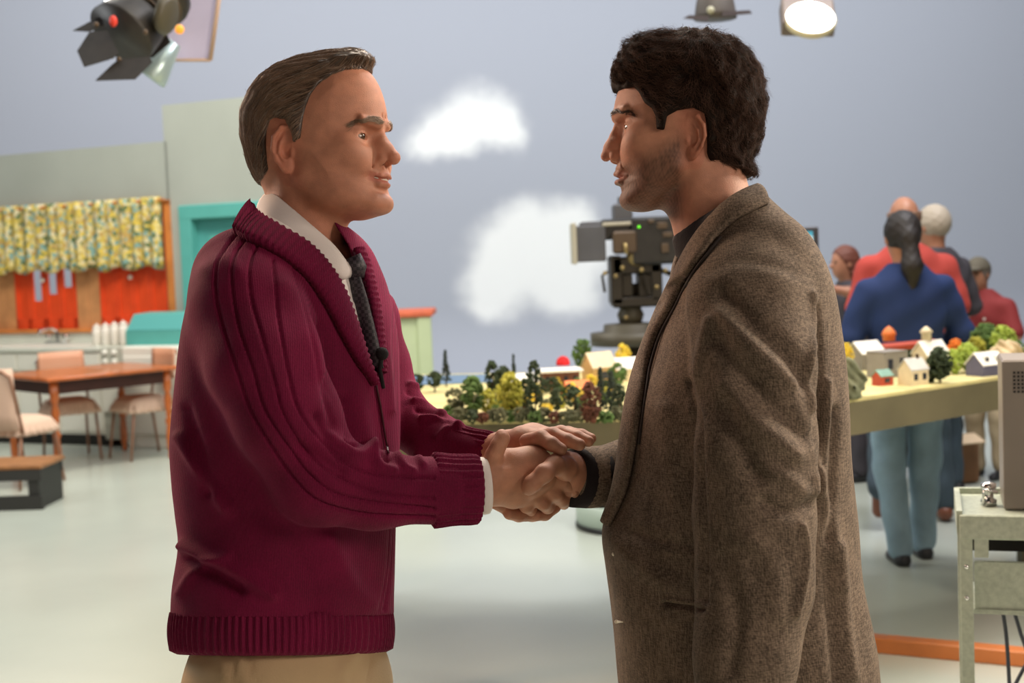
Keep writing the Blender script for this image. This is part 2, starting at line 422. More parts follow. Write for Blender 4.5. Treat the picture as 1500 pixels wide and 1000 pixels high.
def strands(base, pts, dirf, L, nseg, rad, curl=0, lift=.001, seed=1, colf=None, rise=0.0, droop=0, rv=.35):
    """hair strands walked over a distance field"""
    r = np.random.default_rng(seed); n = len(pts); P = pts.copy(); N = grad(base, P)
    Ls = L*(1+r.uniform(-rv, rv, n)); path = [P.copy()]; ph = r.uniform(0, 6.28, n); off = []
    jit = r.normal(size=(n, 3))*.10
    for s in range(nseg):
        D = dirf(P, N)+jit; D -= N*(D*N).sum(1, keepdims=True); D /= np.linalg.norm(D, axis=1, keepdims=True)+1e-9
        if curl:
            B = np.cross(N, D); a = ph+s*2.1; D = D+B*np.cos(a)[:, None]*curl+N*np.sin(a)[:, None]*curl*.5
            D /= np.linalg.norm(D, axis=1, keepdims=True)
        P = P+D*(Ls/nseg)[:, None]
        d = base(tuple(P[:, i].astype(f32) for i in range(3))); N = grad(base, P)
        tgt = lift+rise*(s+1)/nseg*r.uniform(.3, 1, n)
        P = P+N*(tgt-d)[:, None]*.8
        path.append(P.copy())
    path = np.stack(path, 1)                                          # n, k, 3
    K = nseg+1; T = np.gradient(path, axis=1); T /= np.linalg.norm(T, axis=2, keepdims=True)+1e-9
    Nn = np.repeat(grad(base, path.reshape(-1, 3)).reshape(n, K, 3), 1, axis=1)
    B = np.cross(T, Nn); B /= np.linalg.norm(B, axis=2, keepdims=True)+1e-9
    wd = rad*np.interp(np.arange(K)/nseg, [0, .15, .6, 1], [.7, 1, .9, .15])
    rr = (r.uniform(.6, 1.2, n)[:, None]*wd[None])[..., None]
    ring = [path+B*rr, path+Nn*rr*.8, path-B*rr]
    V = np.stack(ring, 2).reshape(-1, 3)
    base_i = (np.arange(n)*K*3)[:, None, None]+(np.arange(nseg)*3)[None, :, None]
    F = []
    for a in range(3):
        b = (a+1) % 3; F.append(np.stack([base_i[..., 0]+a, base_i[..., 0]+b, base_i[..., 0]+3+b, base_i[..., 0]+3+a], -1).reshape(-1, 4))
    F = np.concatenate(F)
    c = colf(pts, r, path) if colf is not None else np.ones((n, 3)); c = np.repeat(c, K*3, 0) if c.ndim == 2 else np.repeat(c.reshape(-1, 3), 3, 0)
    return V, F, c
def bulk(name, fn, lo, hi, h, m, root, colf=None, post=None, safe=1.7):
    V, F = surf(fn, lo, hi, h, safe)
    if post is not None: V = post(V)
    cols = colf(V) if colf is not None else None
    return mk(name, c2w(V), F, m, root, cols=cols)
def join_parts(name, L, m, root):
    V = np.concatenate([a[0] for a in L]); o = 0; F = []; c = []
    for a in L: F.append(np.asarray(a[1])+o); o += len(a[0]); c.append(a[2])
    return mk(name, c2w(V), np.concatenate(F), m, root, cols=np.concatenate(c))

M_skin = mat('skin', (.42, .19, .11, 1), .48, attr='Col', vary=.12, vscale=60, bump=.25, bscale=900, sss=.12, spec=.35)
M_eye = mat('eye', (.6, .55, .5, 1), .1, attr='Col')
M_hair = mat('hair', (.05, .03, .02, 1), .42, attr='Col', spec=.5)
M_hair2 = mat('curly_hair', (.05, .03, .02, 1), .72, attr='Col', spec=.15)
M_teeth = mat('teeth', srgb(225, 215, 200), .25)

# ---------------------------------------------------------------- man in the red cardigan: head
th = math.radians(20)
FR1 = frame(g(460, 222, .035), (math.cos(th), -math.sin(th), 0))
prof1 = catmull([(86, 116), (99, 101), (108, 82), (113.5, 62), (115.5, 46), (113, 32), (109, 20), (108, 3), (111, -16), (115, -27), (119, -37), (116, -46), (115.5, -56), (111.5, -65),
                 (118, -73), (121, -82), (119, -90), (110, -96), (95, -102), (70, -105), (40, -96), (20, -84), (-5, -74), (-50, -70), (-76, -55), (-90, -28), (-101, 5), (-105, 38), (-97, 76), (-76, 105), (-45, 124), (-10, 132), (30, 132), (62, 127)], 3, True)
HP1 = dict(prof=prof1, W=[50, 60, 72, 77, 76, 70, 60], R=84, neck=((-4, 0, -55), (-34, 0, -185), 60, 66), eye=(99, 32, 13), chin=(124, -82), brow=(118, 36),
           nose=[(108.5, 27, 5.5), (113, 11, 6.5), (121.5, -3, 8.2), (130, -15, 10.5)], ala=(114, -19), mouth=(121.5, -47, 34, 8, 3.2), mback=25, ear=(-6, 75, -6, 1.05), open=4.3, naso=8, apple=(14, 16, 15), age=1)
def head1(P): return head_fn(toloc(P, FR1), HP1)
hairpoly1 = catmull([(96, 129), (94, 139), (80, 144), (55, 148), (20, 147), (-22, 142), (-58, 130), (-84, 109), (-102, 81), (-109, 55), (-109, 32), (-99, 6), (-86, -20), (-78, -42), (-66, -46), (-40, -36), (0, 0), (30, 60), (60, 100), (80, 118)], 3, True)
mask1 = [(100, 118), (88, 114), (72, 112), (56, 103), (40, 88), (31, 70), (26, 54), (22, 32), (19, 8), (11, 6), (5, 22), (-4, 37), (-20, 42), (-31, 38), (-36, 22), (-38, -10), (-40, -33), (-50, -40), (-84, -48), (-130, -40), (-130, 170), (100, 170)]
def hair1(P):
    q = toloc(P, FR1); x, y, z = q
    Wd = np.interp(z, [-50, 0, 40, 90, 120, 150], [62, 76, 82, 79, 70, 52]).astype(f32)
    d = inflate(x, y, z, hairpoly1, Wd, 80, 2.15)
    d = smin(d, core(q, HP1, 6), 5)
    d = d+4.5*np.exp(np.minimum(poly2d(x, z, mask1), 0)/7)
    lump = 1.2*np.sin(z*.16+x*.05)*np.sin(y*.09+x*.07)+.7*np.sin(y*.5+z*.05)
    m = poly2d(x+0*y, z, mask1)
    return smax(d+lump*.7, m, 4)/1000
def core(q, p, e):
    x, y, z = q; Wd = np.interp(z, [-110, -80, -40, 0, 40, 90, 130], p['W']).astype(f32)
    Wd = Wd*np.interp(x, [-100, -20, 60, 120], [1.0, 1.02, .95, .75]).astype(f32)
    return inflate(x, y, z, p['prof'], Wd+e*.4, p.get('R', 82))-e*.75
def skincol(V, fr, hp, base, stub=0, base2=None):
    q = tuple(((V-fr[0])@fr[1]*1000)[:, i] for i in range(3)); x, y, z = q; ay = np.abs(y)
    c = np.tile(np.array(base), (len(V), 1)); m = hp['mouth']
    mix = lambda w, col: c*(1-w[:, None])+np.array(col)*w[:, None]
    # lips, cheeks, ears, nose: redder skin
    lw = np.exp(-(((x-m[0]+4+ay*.35)/9)**2)**2-((z-m[1]+.5-ay*ay*.004)/7.5)**6-(ay/(m[2]+1))**6)
    c = mix(lw*.75, (base[0]*.85, base[1]*.5, base[2]*.55))
    ew = np.exp(-((x-hp['ear'][0])/26)**4-((ay-78)/16)**4); c = mix(ew*.35*(ay > 66), (base[0]*1.05, base[1]*.62, base[2]*.6))
    nw = np.exp(-((x-hp['nose'][-1][0])/12)**2-(y/16)**2-((z-hp['nose'][-1][1])/14)**2); c = mix(nw*.35, (base[0]*1.05, base[1]*.7, base[2]*.7))
    if stub:
        jl = np.interp(x, [0, 15, 40, 70, 88, 100, 130], [20, 4, -14, -28, -32, -31, -30])
        w = np.clip((jl-z)/26, 0, 1)*np.clip((x+2)/14, 0, 1)*np.clip((z+132)/20, 0, 1)
        nz = .75+.25*sines(V*1000, 1.2, 5)
        w = w*(1-.8*lw)*stub*nz; c = mix(np.clip(w, 0, 1), (.045, .028, .019))
    return c
# ---------------------------------------------------------------- man in the tweed jacket: head
t2 = math.radians(5)
FR2 = frame(g(1002, 203, .035), (-math.cos(t2), math.sin(t2), 0))
prof2 = catmull([(92, 84), (100, 66), (104, 48), (105, 37), (101, 27), (96, 18), (93, 2), (95, -14), (98, -34), (102, -44), (99, -53), (93, -57), (96, -64), (93, -76),
                 (90, -80), (92, -90), (90, -100), (80, -107), (60, -109), (38, -104), (15, -90), (-8, -76), (-50, -66), (-74, -50), (-88, -28), (-97, 2), (-100, 36), (-92, 72), (-72, 98), (-44, 112), (-8, 118), (35, 115), (72, 102)], 3, True)
HP2 = dict(prof=prof2, W=[48, 58, 70, 75, 74, 68, 58], R=82, neck=((-28, 0, -58), (-62, 0, -190), 60, 66), eye=(87.5, 31, 13), chin=(94, -90), brow=(106, 36),
           nose=[(98, 24, 5.0), (104, 6, 5.5), (112, -12, 7), (116, -25, 8)], ala=(101, -28), mouth=(102, -58, 27, 1, 3.4), ear=(-12, 73, -8, .98), open=2.4, naso=3, apple=(9, 13, 13))
def head2(P): return head_fn(toloc(P, FR2), HP2)
hairpoly2 = catmull([(100, 76), (106, 98), (98, 120), (84, 140), (62, 153), (38, 159), (-8, 161), (-50, 155), (-86, 136), (-108, 104), (-117, 62), (-117, 25), (-108, -8), (-100, -32), (-100, -60), (-66, -60), (-36, -50), (-20, -10), (10, 60), (60, 70)], 3, True)
mask2 = [(110, 66), (94, 70), (74, 69), (66, 58), (60, 44), (48, 34), (43, 22), (42, 4), (31, 2), (27, 22), (12, 30), (-10, 33), (-26, 25), (-30, 5), (-30, -30), (-34, -48), (-60, -57), (-120, -60), (-140, 180), (120, 180)]
def hair2(P):
    q = toloc(P, FR2); x, y, z = q
    Wd = np.interp(z, [-60, 0, 40, 90, 130, 165], [66, 82, 90, 88, 74, 50]).astype(f32)
    d = inflate(x, y, z, hairpoly2, Wd, 84, 2.15)
    d = smin(d, core(q, HP2, 8), 6)
    lump = 3.0*np.sin(z*.13+x*.06+2*np.sin(y*.07))*np.sin(y*.11+x*.09+1.5*np.sin(z*.05))+2.0*np.sin(x*.21+1+2*np.sin(z*.08))*np.sin(z*.17+y*.2)
    return smax(d+lump, poly2d(x, z, mask2), 8)/1000

def surface_points(fn, lo, hi, n, sel, seed=3, h=.003):
    V, F = surf(fn, lo, hi, h); r = np.random.default_rng(seed)
    V = V[sel(V)]; i = r.integers(0, len(V), n); return V[i]+r.normal(size=(n, 3))*h*.6
def loc(V, fr): return ((V-fr[0])@fr[1])*1000
def make_hair(name, fn, fr, lo, hi, m, root, n, dirl, L, nseg, rad, colf, sel=None, base_n=.003, **kw):
    P = surface_points(fn, lo, hi, n, sel or (lambda V: np.ones(len(V), bool)), h=base_n)
    def dirf(P_, N): return dirl(loc(P_, fr)) @ fr[1].T
    return strands(fn, P, dirf, L, nseg, rad, colf=colf, **kw)
def hair_object(capfn, fr, lo, hi, root, sets, capcol, m=M_hair):
    V, F = surf(capfn, lo, hi, .0018); parts = [(V, F, np.tile(np.array(capcol), (len(V), 1)))]
    for kw in sets: parts.append(make_hair('hair', capfn, fr, lo, hi, m, root, **kw))
    return join_parts('hair', parts, m, root)
def brow_object(hfn, fr, hp, lo, hi, root, col, L=.011, n=900, th=3.2, dz=-1):
    def sel(V):
        q = loc(V, fr); ay = abs(q[:, 1]); bz = hp['brow'][1]+dz+np.interp(ay, [10, 26, 36, 50], [1, 3.5, 2, -6])
        return (abs(q[:, 2]-bz) < th*np.interp(ay, [8, 20, 50], [.55, 1, .5])) & (ay > 9) & (ay < 49) & (q[:, 0] > 60)
    def dirl(q): return np.stack([-.3+0*q[:, 0], np.sign(q[:, 1]), .35-np.abs(q[:, 1])*.018], 1)
    P = surface_points(hfn, lo, hi, n, sel, h=.0025)
    r = strands(hfn, P, lambda P_, N: dirl(loc(P_, fr))@fr[1].T, L, 4, .00028, lift=.0006, rise=.0022, colf=lambda p, r, path: np.array(col)*(r.uniform(.6, 1.4, len(p))[:, None]), seed=5)
    return join_parts('eyebrows', [r], M_hair, root)
def col1(p, r, path):
    q = loc(p, FR1); c = np.tile(np.array((.20, .125, .08)), (len(p), 1))*r.uniform(.55, 1.5, len(p))[:, None]
    gsel = (q[:, 2] < 45) & (q[:, 0] > -15); c[gsel] = c[gsel]*1.2+np.array((.05, .045, .04))
    gg = r.random(len(p)) < .13; c[gg] = (.28, .24, .2); return c
def dir1(q):
    b = np.clip((-q[:, 0]-10)/80, 0, 1); f = np.clip((q[:, 0]-55)/30, 0, 1)
    return np.stack([-1+.9*b+f*.3, np.sign(q[:, 1])*-.0+.35*f, -.42-1.0*b-.0*f-.35*np.clip((60-q[:, 2])/40, 0, 1)], 1)
def col2(p, r, path): return np.tile(np.array((.06, .030, .019)), (len(p), 1))*r.uniform(.5, 1.6, len(p))[:, None]
def dir2(q):
    b = np.clip((-q[:, 0]+30)/90, 0, 1); return np.stack([.5-1.1*b, .3*np.sign(q[:, 1]), .3-1.3*b], 1)
LO1, HI1 = g(325, 320, 0)-[0, .13, 0], g(640, 40, 0)+[0, .18, 0]
LO2, HI2 = g(850, 300, 0)-[0, .13, 0], g(1160, 10, 0)+[0, .18, 0]
def insel(V, fr_, mk_, t):
    q = loc(V, fr_); return poly2d(q[:, 0].astype(f32), q[:, 2].astype(f32), mk_) < t
def hairs1(root):
    hair_object(hair1, FR1, LO1, HI1, root, [dict(n=11000, dirl=dir1, L=.045, nseg=8, rad=.00036, colf=col1, lift=.0006, rise=.0018, seed=1, sel=lambda V: insel(V, FR1, mask1, -1))], (.055, .034, .022))
    brow_object(head1, FR1, HP1, LO1, HI1, root, (.30, .20, .13))
def hairs2(root):
    hair_object(hair2, FR2, LO2, HI2, root, [dict(n=9000, dirl=dir2, L=.024, nseg=7, rad=.00036, colf=col2, curl=.9, lift=.0008, rise=.005, seed=2, sel=lambda V: insel(V, FR2, mask2, -5)),
                dict(n=2400, dirl=dir2, L=.03, nseg=9, rad=.00022, colf=col2, curl=1.1, lift=.001, rise=.011, seed=9, sel=lambda V: insel(V, FR2, mask2, -14))], (.014, .008, .005), M_hair2)
    brow_object(head2, FR2, HP2, LO2, HI2, root, (.07, .04, .026), n=380, th=2.4, dz=-1)
# ================================================================ MATERIALS of the clothes
def cloth_mat(name, base, kind):
    m = bpy.data.materials.new(name); m.use_nodes = True; nt = m.node_tree; b = nt.nodes['Principled BSDF']; N = nt.nodes.new; L = nt.links.new
    b.inputs['Roughness'].default_value = .85; b.inputs['Specular IOR Level'].default_value = .2
    tc = N('ShaderNodeTexCoord'); out = tc.outputs['Object']
    def noise(scale, sc=(1, 1, 1), det=3):
        mp = N('ShaderNodeMapping'); mp.inputs['Scale'].default_value = sc; L(out, mp.inputs['Vector'])
        n = N('ShaderNodeTexNoise'); n.inputs['Scale'].default_value = scale; n.inputs['Detail'].default_value = det; L(mp.outputs[0], n.inputs['Vector']); return n.outputs['Fac']
    def wave(scale, rot, dist=1.0):
        mp = N('ShaderNodeMapping'); mp.inputs['Rotation'].default_value = rot; L(out, mp.inputs['Vector'])
        w = N('ShaderNodeTexWave'); w.inputs['Scale'].default_value = scale; w.inputs['Distortion'].default_value = dist; L(mp.outputs[0], w.inputs['Vector']); return w.outputs['Fac']
    def math_(op, a, b_):
        k = N('ShaderNodeMath'); k.operation = op
        for i, v in enumerate((a, b_)):
            if isinstance(v, (int, float)): k.inputs[i].default_value = v
            else: L(v, k.inputs[i])
        return k.outputs[0]
    if kind == 'tweed':
        a = noise(560, (1, 1, .13)); c = noise(500, (.25, .25, 2.0)); e = noise(28, (1, 1, .7)); 
        w = wave(95, (0, .7, .5), 2.5)
        h = math_('ADD', math_('ADD', math_('MULTIPLY', a, .42), math_('MULTIPLY', c, .42)), math_('MULTIPLY', w, .04))
        h = math_('ADD', h, math_('MULTIPLY', e, .20))
        cr = N('ShaderNodeValToRGB'); E = cr.color_ramp.elements; E[0].position = .44; E[0].color = tuple(x*.46 for x in base[:3])+(1,); E[1].position = .68; E[1].color = tuple(min(1, x*1.8) for x in base[:3])+(1,)
        L(h, cr.inputs['Fac']); L(cr.outputs['Color'], b.inputs['Base Color']); st = .5
    else:
        a = noise(420, (1, 1, .8)); e = noise(14); w = wave(150, (0, 0, 0), 1.2)
        h = math_('ADD', math_('MULTIPLY', a, .6), math_('MULTIPLY', w, .35))
        h2 = math_('ADD', math_('MULTIPLY', h, .6), math_('MULTIPLY', e, .4))
        cr = N('ShaderNodeValToRGB'); E = cr.color_ramp.elements; E[0].position = .3; E[0].color = tuple(x*.62 for x in base[:3])+(1,); E[1].position = .7; E[1].color = tuple(min(1, x*1.35) for x in base[:3])+(1,)
        L(h2, cr.inputs['Fac']); L(cr.outputs['Color'], b.inputs['Base Color']); st = .95
        b.inputs['Sheen Weight'].default_value = .08; b.inputs['Sheen Roughness'].default_value = .35; b.inputs['Sheen Tint'].default_value = (1, .2, .4, 1)
    bp = N('ShaderNodeBump'); bp.inputs['Strength'].default_value = st; bp.inputs['Distance'].default_value = .0012; L(h, bp.inputs['Height']); L(bp.outputs['Normal'], b.inputs['Normal'])
    return m
M_knit = cloth_mat('cranberry_knit', (.150, .0045, .036), 'knit')
M_tweed = cloth_mat('brown_tweed', (.138, .102, .074), 'tweed')
M_shirt = mat('white_cotton', srgb(226, 219, 215), .75, bump=.15, bscale=500)
M_blacknit = mat('black_knit', (.009, .005, .006, 1), .95, bump=.3, bscale=500)
M_khaki = mat('khaki_cotton', srgb(190, 164, 126), .8, bump=.15, bscale=400, vary=.08)
M_browntr = mat('brown_trousers', (.05, .038, .03, 1), .85, bump=.15, bscale=300)
M_shoe = mat('shoe_leather', (.03, .018, .012, 1), .35)
M_black = mat('matte_black', (.012, .011, .011, 1), .5)
A25 = math.radians(-25)
def gz(iy): return (500-iy)/1000
def lrows(rows, ang, sh=0.0, c=0.0):
    """rows: (picture y, left, right, lateral half width) -> loft rows, shrunk by sh"""
    out = []
    pk = 1-.06*math.sin(2*abs(ang))
    for r in rows:
        iy, l, rr, b = r[:4]; cc = r[4] if len(r) > 4 else c
        l += (750-l)*.015*math.sin(2*abs(ang)); rr -= (750-rr)*.015*math.sin(2*abs(ang))
        ext = (rr-l)/2000*pk; s, co = abs(math.sin(ang)), math.cos(ang)
        a = math.sqrt(max(ext**2-(b*s)**2, .0009))/co
        k = (2+cc)/2
        out.append((gz(iy)*k, ((l+rr)/2-750)/1000*k, cc, a*k-sh, b-sh, ang))
    return out
def leg(P, hip, foot, r0, r1, r2, knee=(0, 0, 0)):
    k = [(hip[i]+foot[i])/2+knee[i] for i in range(3)]
    return chain(P, [hip, k, foot], [r0, r1, r2], .03)
def shoe_mesh(pos, ang, L=.29, w=.10, m=None, root=None, name='shoe'):
    """one leather shoe standing at a world point, toe pointing along ang"""
    f = (math.cos(ang), math.sin(ang))
    def fn(P):
        x, y, z = P[0]-pos[0], P[1]-pos[1], P[2]-pos[2]; u, v = x*f[0]+y*f[1], -x*f[1]+y*f[0]; Q = (u, v, z)
        d = ell(Q, (L*.32, 0, .02), (L*.36, w*.5, .055)); d = smin(d, ell(Q, (-.01, 0, .03), (L*.27, w*.4, .065)), .03)
        d = smin(d, cap(Q, (-.03, 0, .06), (-.02, 0, .11), w*.36, w*.36), .03)
        return np.maximum(d, .0-z)
    V, F = surf(fn, [pos[0]-L, pos[1]-L, pos[2]-.02], [pos[0]+L, pos[1]+L, pos[2]+.16], .007)
    return mk(name, V, F, m or M_shoe, root)

# ================================================================ MAN IN THE RED CARDIGAN
T1 = [(322, 372, 500, .085), (340, 352, 522, .12), (360, 334, 538, .15), (385, 316, 549, .175), (415, 302, 560, .19), (455, 290, 570, .195), (500, 280, 578, .20), (560, 270, 583, .195), (640, 260, 586, .19),
      (700, 262, 584, .185), (745, 266, 582, .18), (790, 270, 581, .18), (850, 260, 579, .185), (893, 257, 577, .185), (960, 256, 576, .185)]
V1cut = [(352, 296), (392, 330), (440, 352), (478, 385), (506, 425), (527, 480), (545, 545), (552, 548), (545, 480), (534, 420), (522, 385), (512, 358), (440, 250), (360, 250)]
R1L = lrows(T1, A25)
def arm1n(P): return gchain(P, [(352, 402, -.10, 64), (362, 450, -.15, 76), (385, 530, -.185, 77), (418, 612, -.19, 73), (462, 700, -.175, 63), (545, 717, -.135, 52), (650, 718, -.10, 48)], .03)
def arm1f(P): return gchain(P, [(505, 425, .14, 52), (528, 470, .19, 52), (548, 540, .2, 50), (570, 598, .19, 46), (640, 645, .125, 37), (702, 662, .075, 25)], .025)
def cardi_solid(P):
    d = loft(P, R1L); d = smin(d, arm1f(P), .018); d = smin(d, arm1n(P), .02); return d
def cutmask(P, poly, cmax, k=1000.0):
    s = 2000/(2+P[1]); ix, iy = 750+P[0]*s, 500-P[2]*s
    return np.maximum(poly2d(ix, iy, poly)/k, (P[1]-cmax))
def cardigan1(P):
    d = smax(cardi_solid(P), -cutmask(P, V1cut, .06), .004)
    return np.maximum(d, gz(900)*(1+.45*P[1])-P[2])
def shirt1(P):
    d = loft(P, lrows(T1, A25, .012)); 
    s = 2000/(2+P[1]); ix, iy = 750+P[0]*s, 500-P[2]*s
    d = np.maximum(d, (np.interp(ix, [370, 450, 520], [300, 348, 402])-iy)/1000)
    return np.maximum(d, gz(700)-P[2])
G1 = [  # rib lines knitted down the sleeve
 ([(352, 336), (330, 362), (315, 389), (316, 440), (330, 490), (349, 549), (366, 599), (395, 650), (430, 700), (470, 735), (540, 752), (636, 757)], 2.0, -5.2),
 ([(370, 330), (360, 349), (341, 377), (339, 419), (349, 477), (370, 540), (387, 599), (425, 658), (460, 700), (510, 728), (636, 745)], 2.0, -5.2),
 ([(385, 345), (366, 385), (368, 435), (383, 490), (402, 557), (416, 608), (458, 671), (500, 700), (560, 722), (636, 730)], 2.0, -5.0),
 ([(400, 380), (404, 420), (408, 465), (420, 532), (437, 599), (475, 650), (530, 690), (636, 700)], 2.0, -4.6),
 ([(430, 395), (446, 450), (462, 520), (470, 570), (485, 620)], 3, -2.4),
 ([(548, 560), (556, 610), (566, 660)], 2.5, -3.5), ([(578, 775), (573, 830), (562, 893)], 2.5, -3.5), ([(571, 775), (567, 830), (556, 893)], 2, -2)]
Fo1 = [  # folds of the knit
 ([(488, 640), (505, 662), (520, 668), (540, 662)], 9, 9), ([(505, 648), (520, 655), (538, 650)], 4, -6), ([(545, 668), (556, 684), (575, 690)], 7, 6), ([(560, 665), (566, 676)], 4, -5),
 ([(582, 668), (592, 684), (604, 690)], 6, 5), ([(612, 668), (620, 680)], 5, 4), ([(440, 655), (470, 672), (500, 690)], 9, -5), ([(465, 610), (480, 640), (500, 668)], 8, -6),
 ([(470, 480), (478, 530), (484, 590), (492, 640)], 10, -6), ([(415, 420), (450, 470), (470, 540)], 16, 6), ([(262, 640), (300, 700), (330, 745)], 9, 5), ([(272, 600), (292, 660), (306, 720)], 9, -5),
 ([(268, 800), (300, 815), (345, 835), (400, 870)], 10, 8), ([(275, 818), (310, 838), (350, 862)], 10, -7), ([(262, 870), (290, 830), (330, 815)], 8, 4), ([(430, 800), (460, 850), (470, 893)], 18, -5),
 ([(480, 790), (510, 850), (540, 885)], 16, 6), ([(520, 560), (528, 600), (540, 660)], 12, 4), ([(505, 590), (512, 640)], 8, -4), ([(575, 430), (566, 500), (572, 600)], 7, 4), 
 ([(600, 562), (618, 568), (634, 580)], 4, 5), ([(598, 574), (616, 580), (640, 596)], 4, -4), ([(606, 586), (628, 590), (652, 604)], 4, 5), ([(610, 600), (636, 604), (662, 622)], 4, -4), ([(618, 612), (645, 612), (672, 626)], 4, 5),
 ([(640, 640), (655, 626), (690, 622)], 4, 3), ([(300, 395), (330, 380), (350, 395)], 12, 3)]
def build_man1():
    root = empty('person', c2w(g(420, 960))*[1, 1, 0], 'older man with combed brown hair and cranberry zip cardigan, shaking hands at left', 'person')
    R_ = root
    # body: head, neck and hands with forearms in one mesh
    parts = []
    V, F = surf(head1, g(330, 430, 0)-[0, .14, 0], g(620, 60, 0)+[0, .18, 0], .0015); parts.append((V, F, skincol(V, FR1, HP1, (.53, .238, .148))))
    for fn, lo, hi in hands1():
        V, F = surf(fn, lo, hi, .0014); c = np.tile(np.array((.52, .25, .155)), (len(V), 1)); parts.append((V, F, c))
    V, F = surf(lambda P: loft(P, lrows(T1, A25, .03)), g(240, 960, 0)-[0, .25, 0], g(620, 310, 0)+[0, .25, 0], .012); parts.append((V, F, np.tile(np.array((.52, .25, .155)), (len(V), 1))))
    join_parts('body', parts, M_skin, R_)
    eyeball(FR1, HP1, -1, R_, look=(1, -.12, .02)); eyeball(FR1, HP1, 1, R_, look=(1, .12, .02))
    hairs1(R_)
    # teeth: a small curved strip behind the lips
    tb = MB(); pts = [tocam(np.array([HP1['mouth'][0]-6-abs(t)**2*9, t*20, HP1['mouth'][1]+1.2]), FR1) for t in np.linspace(-1, 1, 9)]
    tb.tube([c2w(p) for p in pts], .0034, 6); tb.out('teeth', M_teeth, R_, True)
    # shirt, collar
    V, F = surf(shirt1, g(250, 720, 0)-[0, .24, 0], g(620, 310, 0)+[0, .26, 0], .005)
    V = folds(shirt1, V, [([(498, 402), (512, 440), (528, 490), (540, 540)], 3, 1.5), ([(508, 400), (520, 440)], 3, -2)])
    mk('shirt', c2w(V), F, M_shirt, R_)
    top = [(394, 279, .035), (408, 288, -.02), (432, 308, -.050), (462, 334, -.058), (490, 360, -.048), (508, 384, -.03), (516, 386, -.015), (517, 372, .01), (512, 352, .04), (480, 318, .085), (430, 292, .095), (400, 280, .07), (394, 279, .035)]
    bot = [(378, 306, .045), (388, 318, -.05), (412, 338, -.085), (443, 362, -.094), (474, 388, -.082), (496, 408, -.055), (507, 408, -.03), (520, 400, -.006), (527, 385, .03), (500, 345, .1), (440, 322, .12), (390, 308, .1), (378, 306, .045)]
    a = catmull([g(*t) for t in top], 4); b_ = catmull([g(*t) for t in bot], 4); cen = g(455, 340, .02)
    Nn = (a+b_)/2-cen; Nn[:, 2] = 0; Nn /= np.linalg.norm(Nn, axis=1, keepdims=True)
    V, F = ribbon(a, b_, .003, Nn, 4, .004); mk('shirt_collar', c2w(V), F, M_shirt, R_)
    # tie and microphone
    tf = lambda ix, iy, o: trace(shirt1, ix-5, iy, -.3, o)[0]
    kn = MB(); k0 = c2w(tf(516, 398, .010)); kn.tube([c2w(tf(514, 386, .014)), c2w(tf(517, 398, .016)), c2w(tf(522, 410, .010))], [.0125, .0135, .009], 12, flat=.7)
    tie = kn.out('tie', M_tie, R_, True)
    cl = np.array([tf(x, y, .007) for x, y in catmull([(519, 404), (525, 430), (532, 462), (540, 500), (547, 540)], 4)])
    wv = np.array([1, -.25, .0]); wv /= np.linalg.norm(wv); n = len(cl); hw = np.interp(np.arange(n)/(n-1), [0, .3, 1], [.008, .011, .015])[:, None]
    V, F = ribbon(cl-wv*hw, cl+wv*hw, .004, np.tile(np.array([-.2, -.97, 0]), (n, 1)), 4, .003); mk('tie_blade', c2w(V), F, M_tie, tie)
    # cardigan
    V, F = surf(cardigan1, g(225, 915, 0)-[0, .30, 0], g(730, 300, 0)+[0, .30, 0], .0024)
    V = folds(cardi_solid, V, [(a_, b_, c_*1.5) for a_, b_, c_ in Fo1]); V = folds(cardi_solid, V, G1)
    V = V+grad(cardi_solid, V)*(sines(V, 26, 5)*.0035)[:, None]
    card = mk('cardigan', c2w(V), F, M_knit, R_)
    # ribbed collar band along the neckline
    def band(inn, out, name, off=.004, ribs=9, th=.010):
        E0 = []; E1 = []; NN = []
        for (p, q) in zip(catmull(inn, 8), catmull(out, 8)):
            P0, n0 = trace(cardi_solid, p[0], p[1], -.35, off*.3); P1, n1 = trace(cardi_solid, q[0], q[1], -.35, off*.3); E0.append(P0); E1.append(P1); NN.append(n0+n1)
        E0, E1, NN = map(np.array, (E0, E1, NN)); NN /= np.linalg.norm(NN, axis=1, keepdims=True)
        L = np.concatenate([[0], np.cumsum(np.linalg.norm(np.diff((E0+E1)/2, axis=0), axis=1))]); tt = np.arange(0, L[-1], .0014)
        ip = lambda A: np.stack([np.interp(tt, L, A[:, i]) for i in range(3)], 1)
        E0, E1, NN = ip(E0), ip(E1), ip(NN); k = .0014*np.cos(tt/(ribs*.001)*2*pi)
        V, F = ribbon(E0+NN*k[:, None], E1+NN*k[:, None], th, NN, 6, .004)
        m_ = len(tt)
        return mk(name, c2w(V), F, M_knit, R_)
    band([(368, 303), (385, 322), (412, 340), (446, 360), (474, 388), (497, 424), (515, 470), (531, 520), (545, 560)], [(342, 342), (358, 352), (388, 366), (420, 385), (450, 412), (476, 450), (498, 492), (520, 532), (542, 566)], 'collar_band')
    band([(516, 364), (522, 380), (532, 410), (541, 450), (548, 500), (552, 545)], [(528, 366), (536, 384), (544, 412), (552, 452), (558, 500), (561, 548)], 'collar_band', th=.006)
    # hem ribbing
    hz = np.linspace(gz(890), gz(956), 14); ns = 1150; V = []; F = []
